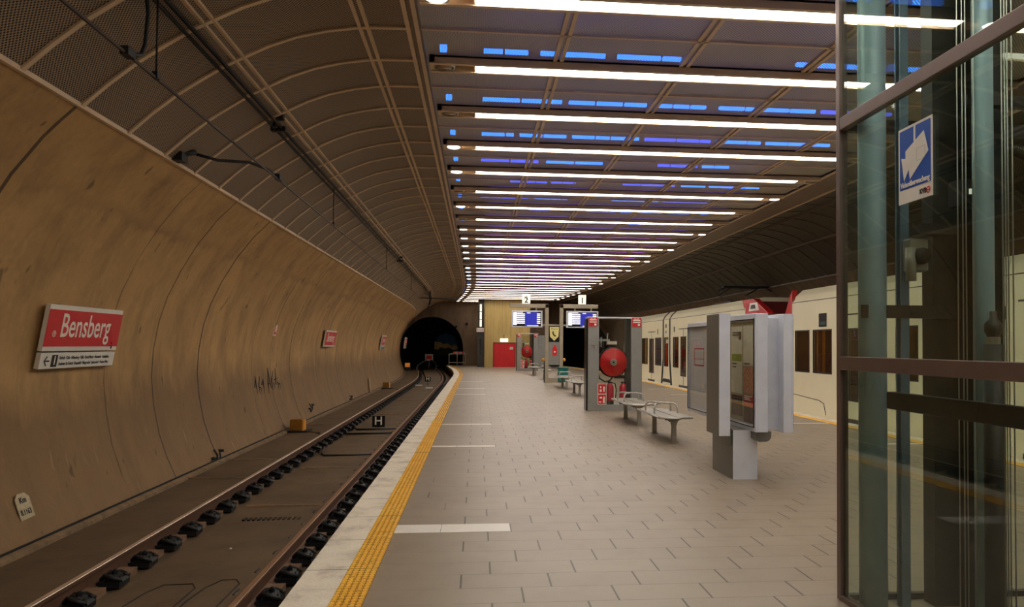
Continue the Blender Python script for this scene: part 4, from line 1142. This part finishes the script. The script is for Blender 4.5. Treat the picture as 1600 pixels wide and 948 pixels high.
# ------------------------------------------------------------------ trams on the right track
TX, TZ0 = 7.9, .06
def wall_with_holes(mb, x, th, y0, y1, z0, z1, holes):
    ys = sorted({y0, y1} | {h[0] for h in holes} | {h[1] for h in holes})
    for a, b in zip(ys, ys[1:]):
        mid = (a + b) / 2; hs = sorted([(h[2], h[3]) for h in holes if h[0] < mid < h[1]])
        z = z0
        for (p, q_) in hs:
            if p > z + 1e-4: mb.box(x, x + th, a, b, z, p)
            z = q_
        if z < z1: mb.box(x, x + th, a, b, z, z1)
def tram(y0, y1, lab, windows, doors, extras, nose0=False, nose1=False, ceil=True):
    T = empty('tram', (9.2, (y0 + y1) / 2, -.34), lab, 'tram')
    XR = 2 * 9.225 - TX
    sh = .06
    holes = [(a, b, z0, z1) for (a, b, z0, z1) in windows] + [(a, b, z0, z1) for (a, b, z0, z1) in doors]
    q = MB(); wall_with_holes(q, TX, .05, y0, y1, TZ0 - .25, 2.70, holes)
    q.build('side_wall', M['tram_white'], T)
    q = MB(); wall_with_holes(q, XR - .05, .05, y0, y1, TZ0 - .3, 2.70, [(y0 + 1, y1 - 1, .98, 1.98)])
    q.build('far_side_wall', M['tram_in'], T)
    # roof with sloped shoulders
    prof = [(TX, 2.70), (TX + .10, 2.86), (TX + .28, 3.02), (TX + .6, 3.06), (XR - .6, 3.06), (XR - .28, 3.02), (XR - .1, 2.86), (XR, 2.70), (XR - .05, 2.70), (XR - .3, 2.9), (TX + .3, 2.9), (TX + .05, 2.70)]
    MB().prism(prof, 1, y0, y1).build('roof', M['tram_white'], T)
    MB().box(TX - .004, TX + .002, y0, y1, 2.685, 2.70).build('gutter_line', M['steel_dark'], T)
    MB().box(TX + .05, XR - .05, y0, y1, -.06, .02).build('saloon_floor', M['steel_dark'], T)
    MB().box(TX + .06, XR - .06, y0, y1, 2.45, 2.5).build('saloon_ceiling', M['tram_in'], T)
    for x in (8.5, 9.9): MB().box(x, x + .12, y0 + .5, y1 - .5, 2.42, 2.45).build('saloon_lamp', M['tram_lamp'], T)
    MB().box(TX + .02, XR, y0, y0 + .05, 0, 2.8).build('end_wall', M['tram_in'], T)
    MB().box(TX + .02, XR, y1 - .05, y1, 0, 2.8).build('end_wall', M['tram_in'], T)
    for i, (a, b, z0, z1) in enumerate(windows):
        w_ = MB().box(TX + .012, TX + .018, a, b, z0, z1).build('window_pane', M['tram_glass'], T)
        q = MB()
        for (c, d_, e, f) in ((a, a + .03, z0, z1), (b - .03, b, z0, z1), (a, b, z0, z0 + .03), (a, b, z1 - .03, z1)): q.box(TX - .003, TX + .02, c, d_, e, f)
        q.build('window_seal', M['black'], w_)
        if b - a > .5:
            sx = TX + .35
            MB().box(sx, sx + .45, a + .2, a + .3, .9, 1.45).build('seat_back', M['tram_seat'], T, bevel=.03)
            MB().cyl((sx + .1, b - .28, .3), (sx + .1, b - .28, 2.4), .018, 8).build('grab_pole', M['pole_yellow'], T)
    for (a, b, z0, z1) in doors:
        D = MB().box(TX + .006, TX + .012, a, b, z0, z1).build('door_glass', M['tram_glass'], T)
        q = MB()
        m_ = (a + b) / 2
        for (c, d_, e, f) in ((a, a + .05, z0, z1), (b - .05, b, z0, z1), (a, b, z0, z0 + .04), (a, b, z1 - .04, z1)): q.box(TX - .004, TX + .015, c, d_, e, f)
        q.build('door_seal', M['black'], D)
        q = MB()
        q.box(TX - .005, TX + .002, m_ - .015, m_ + .015, TZ0, z0); q.box(TX - .005, TX + .002, m_ - .012, m_ + .012, z1, z1 + .3)
        q.box(TX - .005, TX + .002, a - .25, b + .25, z1 + .28, z1 + .31)
        q.build('door_seam', M['black'], D)
        MB().box(TX - .03, TX + .01, a - .15, b + .15, -.1, .08).build('door_step', M['steel_dark'], D)
    for e in extras: e(T)
    return T
# far unit
def gangway(ya, yb):
    def f(T):
        q = MB()
        for y in (ya, yb):
            q.prism([(y - .09, .95), (y + .09, .95), (y + .09, 2.70), (y - .09, 2.70)], 0, TX - .012, TX + .004)
            q.prism([(y - .1, 2.69), (y + .1, 2.69), (y + .1, 3.06), (y - .1, 3.06)], 0, TX + .0, TX + .2) if False else None
        q.build('bellows_edge', M['black'], T)
        q = MB()
        for s, y in ((-1, ya), (1, yb)):
            q.prism([(y - .1, 1.0), (y + .1, 1.0), (y + s * .28 + .12, -.1), (y + s * .28 - .12, -.1)], 0, TX - .014, TX + .004)
        q.prism([(ya + .05, .22), (yb - .05, .22), (yb + .1, .08), (ya - .1, .08)], 0, TX - .016, TX + .004)
        q.build('lower_gap', M['black'], T)
        q = MB()
        for y in (ya, yb):
            q.prism([(TX - .01, 2.69), (TX + .09, 2.87), (TX + .27, 3.035), (TX + .6, 3.075), (TX + .6, 3.06), (TX + .28, 3.0), (TX + .1, 2.84)], 1, y - .09, y + .09)
        q.build('roof_gap', M['black'], T)
    return f
def tramfront(y, s):
    """s=+1: the cab end points toward larger Y"""
    def f(T):
        q = MB()
        q.prism([(y, 2.45), (y, 3.0), (y + s * .75, 2.62), (y + s * .85, 2.45)], 0, TX + .12, 10.4)
        q.build('cab_roof', M['tram_red'], T)
    return f
winF = [(29.35, 30.2, .73, 1.95), (30.95, 31.65, .73, 1.95), (32.15, 33.3, .73, 1.95), (34.75, 36.0, .73, 1.95), (26.0, 27.6, .73, 1.95), (23.5, 25.5, .73, 1.95), (36.3, 37.6, .73, 1.95)]
doorF = [(28.25, 29.05, .42, 1.96), (33.55, 34.45, .36, 1.92), (38.2, 39.2, .36, 1.92)]
def marks_far(T):
    for y, z in ((32.8, 2.2), (30.0, 2.25)): MB().box(TX - .006, TX, y - .06, y + .06, z - .1, z + .12).build('side_lamp', M['black'], T)
    MB().box(TX - .006, TX, 31.25, 31.4, 2.35, 2.5).build('fleet_mark', M['black'], T)
    MB().box(TX - .006, TX, 31.27, 31.38, 2.12, 2.22).build('fleet_mark', M['black'], T)
tf = tram(21.9, 39.4, 'long cream tram with dark windows in the distance beyond the fire cabinet', winF, doorF, [gangway(30.7, 31.8), marks_far])
# rounded far nose
q = MB(); q.prism([(39.4, -.2), (39.4, 3.04), (39.9, 2.95), (40.5, 2.5), (40.9, 1.6), (41.0, .5), (41.0, -.2)], 0, TX + .05, 10.5); q.build('nose', M['tram_white'], tf, bevel=.1)
# near nose of the far unit, red
q = MB(); q.prism([(21.9, -.2), (21.9, 2.5), (20.35, 2.5), (20.15, 1.6), (20.1, -.2)], 0, TX + .02, 10.45); q.build('cab_body', M['tram_white'], tf, bevel=.05)
q = MB(); q.prism([(21.9, 2.5), (22.2, 2.98), (21.3, 2.98), (20.1, 2.50)], 0, TX + .02, TX + .22); q.build('cab_roof', M['tram_red'], tf, bevel=.02)
q = MB(); q.prism([(21.9, 2.5), (22.1, 2.9), (21.3, 2.9), (20.4, 2.5)], 0, TX + .22, 10.4); q.build('roof_hood', simple('dark red shade', srgb(96, 20, 24), .4), tf)
q = MB(); q.prism([(21.6, 2.62), (21.5, 2.85), (20.95, 2.85), (20.8, 2.62)], 0, TX + .005, TX + .03)
lg = q.build('roof_emblem', M['letter'], tf)
q = MB(); q.prism([(21.45, 2.68), (21.38, 2.79), (21.1, 2.79), (21.05, 2.68)], 0, TX - .004, TX + .01); q.build('emblem_mark', M['steel_dark'], lg)
MB().box(TX + .2, 10.3, 19.2, 20.1, 0.0, .4).build('coupler', M['steel_dark'], tf)
q = MB().box(TX + .3, 10.2, 20.08, 20.12, 1.0, 2.4); q.build('windscreen', M['black_gloss'], tf)
# pantograph on the far unit
pg = empty('pantograph', (9.2, 26.0, 3.06), 'dark folded pantograph on the roof of the distant tram', 'pantograph')
MB().box(8.6, 9.8, 25.2, 26.9, 3.08, 3.14).build('base_frame', M['black'], pg)
for x in (8.7, 9.7):
    MB().tube([(x, 25.3, 3.14), (x, 26.9, 3.42), (x, 25.5, 3.62)], .03, 8).build('arm', M['black'], pg)
MB().box(8.4, 10.0, 25.35, 25.65, 3.6, 3.66).build('contact_bow', M['black'], pg)
for x in (8.5, 9.9):
    MB().tube([(x, 25.5, 3.63), (x + (-.25 if x < 9 else .25), 25.5, 3.5)], .02, 6).build('horn', M['black'], pg)
# near unit
def Yp(i): return i
winN = [(16.35, 17.32, .98, 2.0), (17.5, 18.33, .98, 2.0), (13.0, 13.75, .98, 2.0), (11.0, 12.4, .98, 2.0), (5.0, 6.6, .98, 2.0), (2.8, 4.6, .98, 2.0), (-1.5, .5, .98, 2.0)]
doorN = [(14.45, 15.6, .45, 2.0), (8.6, 10.2, .45, 2.0)]
def near_marks(T):
    w_ = MB().box(TX - .012, TX + .002, 16.6, 16.98, 2.06, 2.37).build('side_display', M['black_gloss'], T)
    MB().box(TX - .015, TX - .012, 16.66, 16.92, 2.1, 2.18).build('glint', simple('glint tone', srgb(60, 80, 70), .3, 0, 0), w_)  # pale patch painted on the dark display as a glint
    MB().tube([(TX - .004, 18.4, .42), (TX - .004, 17.0, .36), (TX - .004, 16.75, .3), (TX - .004, 16.65, .05)], .008, 6).build('skirt_seam', M['steel_dark'], T)
    q = MB(); q.prism([(18.5, 2.42), (18.5, 3.02), (18.62, 2.9), (18.95, 2.42)], 0, TX + .0, TX + .12); q.build('cab_roof', M['tram_red'], T)
    q = MB(); q.prism([(18.5, -.15), (18.5, 2.42), (18.95, 2.42), (19.1, 1.4), (19.1, -.15)], 0, TX + .04, 10.42); q.build('nose', M['tram_white'], T, bevel=.04)
    q = MB()
    for y in (17.35, 17.42): q.cyl((TX + .3, y, .98), (TX + .3, y, 2.4), .02, 8)
    q.build('grab_pole', M['pole_yellow'], T)
    MB().tube([(TX + .35, 16.75, .95), (TX + .35, 16.75, 1.3), (TX + .35, 16.65, 1.38), (TX + .35, 16.4, 1.38)], .02, 8).build('handle_bar', M['pole_yellow'], T)
    for y in (18.1, 16.6): MB().tube([(TX + .25, y, 2.0), (TX + .25, y - .06, 1.85), (TX + .25, y, 1.78), (TX + .25, y + .06, 1.85), (TX + .25, y, 2.0)], .012, 6).build('hand_strap', M['white'], T)
tram(-6.5, 18.5, 'near cream tram with brown windows, right of the info stand and behind the lift', winN, doorN, [near_marks])

# ------------------------------------------------------------------ glazed lift shaft at the right
LX, LY = 2.3, 4.70
lift_metal = simple('brown grey lift steel', srgb(122, 104, 96), .35, .5, .1, 6)
green_steel = simple('blue grey painted column', srgb(158, 182, 196), .45, .2, .12, 3)
LF = empty('lift_shaft', (LX + 1, 3.6, 0), 'tall glazed lift shaft with dark steel frame filling the right edge', 'lift')
X2, Y2 = LX + 2.1, 1.6
for (x, y) in ((LX, LY), (X2, LY), (X2, Y2), (LX, Y2)):
    MB().box(x - .0 if x == LX else x - .06, x + .055 if x == LX else x, y - .05 if y == LY else y, y if y == LY else y + .05, 0, 4.86).build('corner_post', lift_metal, LF, bevel=.004)
for z0, z1 in ((0, .035), (1.455, 1.54), (2.985, 3.065)):
    q = MB(); q.box(LX, LX + .05, Y2 + .05, LY - .05, z0, z1); q.build('side_transom', lift_metal, LF, bevel=.004)
    if z0 != 0 and z0 < 2: continue
    q = MB(); q.box(LX + .055, X2 - .06, LY - .05, LY - .004, z0, z1); q.build('cross_transom', M['steel_dark'], LF)
for z0, z1 in ((.035, 1.455), (1.54, 2.985), (3.065, 4.8)):
    MB().box(LX + .018, LX + .026, Y2 + .05, LY - .05, z0, z1).build('glass_pane', M['lift_glass'], LF)
MB().box(LX + .055, X2 - .06, LY - .03, LY - .022, .035, 2.985).build('glass_pane', M['glass'], LF)
MB().box(LX + .055, X2 - .06, LY - .03, LY - .022, 3.065, 4.8).build('glass_pane', M['glass'], LF)
for z0, z1 in ((.035, 2.985), (3.065, 4.8)):
    MB().box(LX + .06, X2 - .06, Y2 + .01, Y2 + .018, z0, z1).build('glass_pane', M['glass'], LF)
    MB().box(X2 - .04, X2 - .032, Y2 + .05, LY - .05, z0, z1).build('glass_pane', M['glass'], LF)
# columns and machinery inside
MB().cyl((2.452, 4.53, 0), (2.452, 4.53, 4.86), .083, 28).build('round_column', green_steel, LF)
q = MB()
q.box(2.612, 2.675, 4.53, 4.545, 0, 3.95); q.box(2.635, 2.647, 4.49, 4.53, 0, 3.95); q.box(2.612, 2.665, 4.48, 4.492, 0, 3.95)
q.build('guide_rail', simple('blue steel', srgb(110, 132, 150), .4, .4), LF)
MB().box(2.835, 3.05, 4.5, 4.62, 0, 4.86).build('shaft_panel', simple('black green panel', srgb(40, 44, 40), .4, .2, .1), LF)
MB().box(3.0, 3.20, 4.35, 4.5, 0, 4.86).build('shaft_panel', simple('black panel', srgb(26, 28, 26), .35, .2, .1), LF)
MB().cyl((2.86, 4.06, 0), (2.86, 4.06, 4.86), .055, 20).build('round_column', green_steel, LF)
for x in (2.70, 2.73, 2.75, 2.80, 2.82): MB().cyl((x, 4.05, 0), (x, 4.05, 4.86), .0035, 6).build('hoist_cable', M['chrome'], LF)
for x in (2.86, 2.878, 2.893, 2.92): MB().cyl((x, 3.9, 0), (x, 3.9, 4.86), .004, 6).build('hoist_cable', M['chrome'], LF)
# hydraulic ram with nut
H = MB().cyl((2.80, 3.9, 0), (2.80, 3.9, 1.62), .05, 20).build('hydraulic_ram', M['black'], LF)
MB().cyl((2.80, 3.9, 1.62), (2.80, 3.9, 1.66), .036, 6, smooth=False).build('nut', M['chrome'], H)
MB().cyl((2.80, 3.9, 1.56), (2.80, 3.9, 1.62), .03, 16).build('collar', M['chrome'], H)
MB().lathe([(.03, 0), (.045, .03), (.045, .07), (.02, .1), (.018, .14), (0, .14)], (2.80, 3.9, 1.66), 'z', 16).build('cap', M['steel_dark'], H)
MB().box(2.40, 2.45, 2.2, 4.28, 1.24, 1.34).build('handrail', M['black'], LF, bevel=.006)
q = MB().box(2.64, 2.86, 4.3, 4.42, 2.28, 2.34); q.build('bracket_plate', M['steel_dark'], LF)
q = MB().box(2.60, 2.72, 4.36, 4.44, 2.06, 2.26); q.build('motor_box', M['steel'], LF, bevel=.01)
MB().cyl((2.60, 4.35, 2.2), (2.60, 4.35, 2.0), .03, 12).build('pulley_arm', M['steel'], LF)
MB().lathe([(0, -.02), (.05, -.02), (.05, .02), (0, .02)], (2.66, 4.34, 2.15), 'y', 20).build('pulley', M['black'], LF)
q = MB().box(2.78, 2.92, 4.14, 4.26, 2.42, 2.58); q.build('switch_box', M['black'], LF, bevel=.01)
MB().box(2.83, 2.85, 4.13, 4.14, 2.49, 2.52).build('switch_lamp', M['num_sign'], LF)
MB().box(2.36, 3.3, 4.47, 4.5, 1.78, 1.86).build('cross_beam', M['steel_dark'], LF)
MB().box(2.8, 3.3, 4.1, 4.16, 3.0, 3.06).build('cross_beam', M['steel_dark'], LF)
# lift car above, its underside just in view
MB().box(3.3, 4.2, 2.0, 3.9, 4.4, 4.5).build('car_floor', M['black'], LF)
# video sign on the glass
Mx = frame((LX + .012, 3.822, 2.587), (0, -1, 0), (0, 0, 1))
V = empty('video_sign', Mx.translation, 'blue and white video surveillance sticker with a camera symbol on the lift glass', 'sign')
w_, h_ = .157, .207
q = MB(Mx); q.box(-w_, w_, -h_, h_, 0, .003); q.build('sheet', M['white'], V)
q = MB(Mx); q.box(-w_ + .014, w_ - .014, -h_ + .075, h_ - .014, .003, .004); q.build('blue_field', M['blue_sign'], V)
q = MB(Mx)
q.box(-.008, .008, .1, h_ - .014, .004, .0055)
q.prism([(-.085, .075), (.085, .145), (.125, .03), (-.045, -.085), (-.055, -.03), (-.10, -.085), (-.125, .045), (-.085, .035)], 2, .004, .0058)
q.build('camera_symbol', M['white'], V)
q = MB(Mx)
for (a, b, c, d_) in ((.02, .095, .065, .066), (.02, .095, .0, .001), (.02, .021, .0, .066), (.095, .096, .0, .066)): q.box(a, b, c, d_, .0058, .0064)
q.build('camera_detail', M['steel'], V)
text('lettering', 'Videoüberwachung', M['letter'], V, Mx @ Matrix.Translation((0, -.108, .005)), .042, .82, bold=.0006)
text('lettering', 'KVB', M['ink'], V, Mx @ Matrix.Translation((.075, -.172, .0045)), .038, .9, bold=.0008)
q = MB(Mx); q.box(.11, .135, -.176, -.170, .0035, .005)
for i in range(16):
    a0, a1 = 2 * PI * i / 16, 2 * PI * (i + 1) / 16
    q.add([(.122 + .018 * math.cos(a0), -.173 + .018 * math.sin(a0), .005), (.122 + .018 * math.cos(a1), -.173 + .018 * math.sin(a1), .005), (.122 + .012 * math.cos(a1), -.173 + .012 * math.sin(a1), .005), (.122 + .012 * math.cos(a0), -.173 + .012 * math.sin(a0), .005)], [(0, 1, 2, 3)])
q.build('round_logo', M['sign_red'], V)
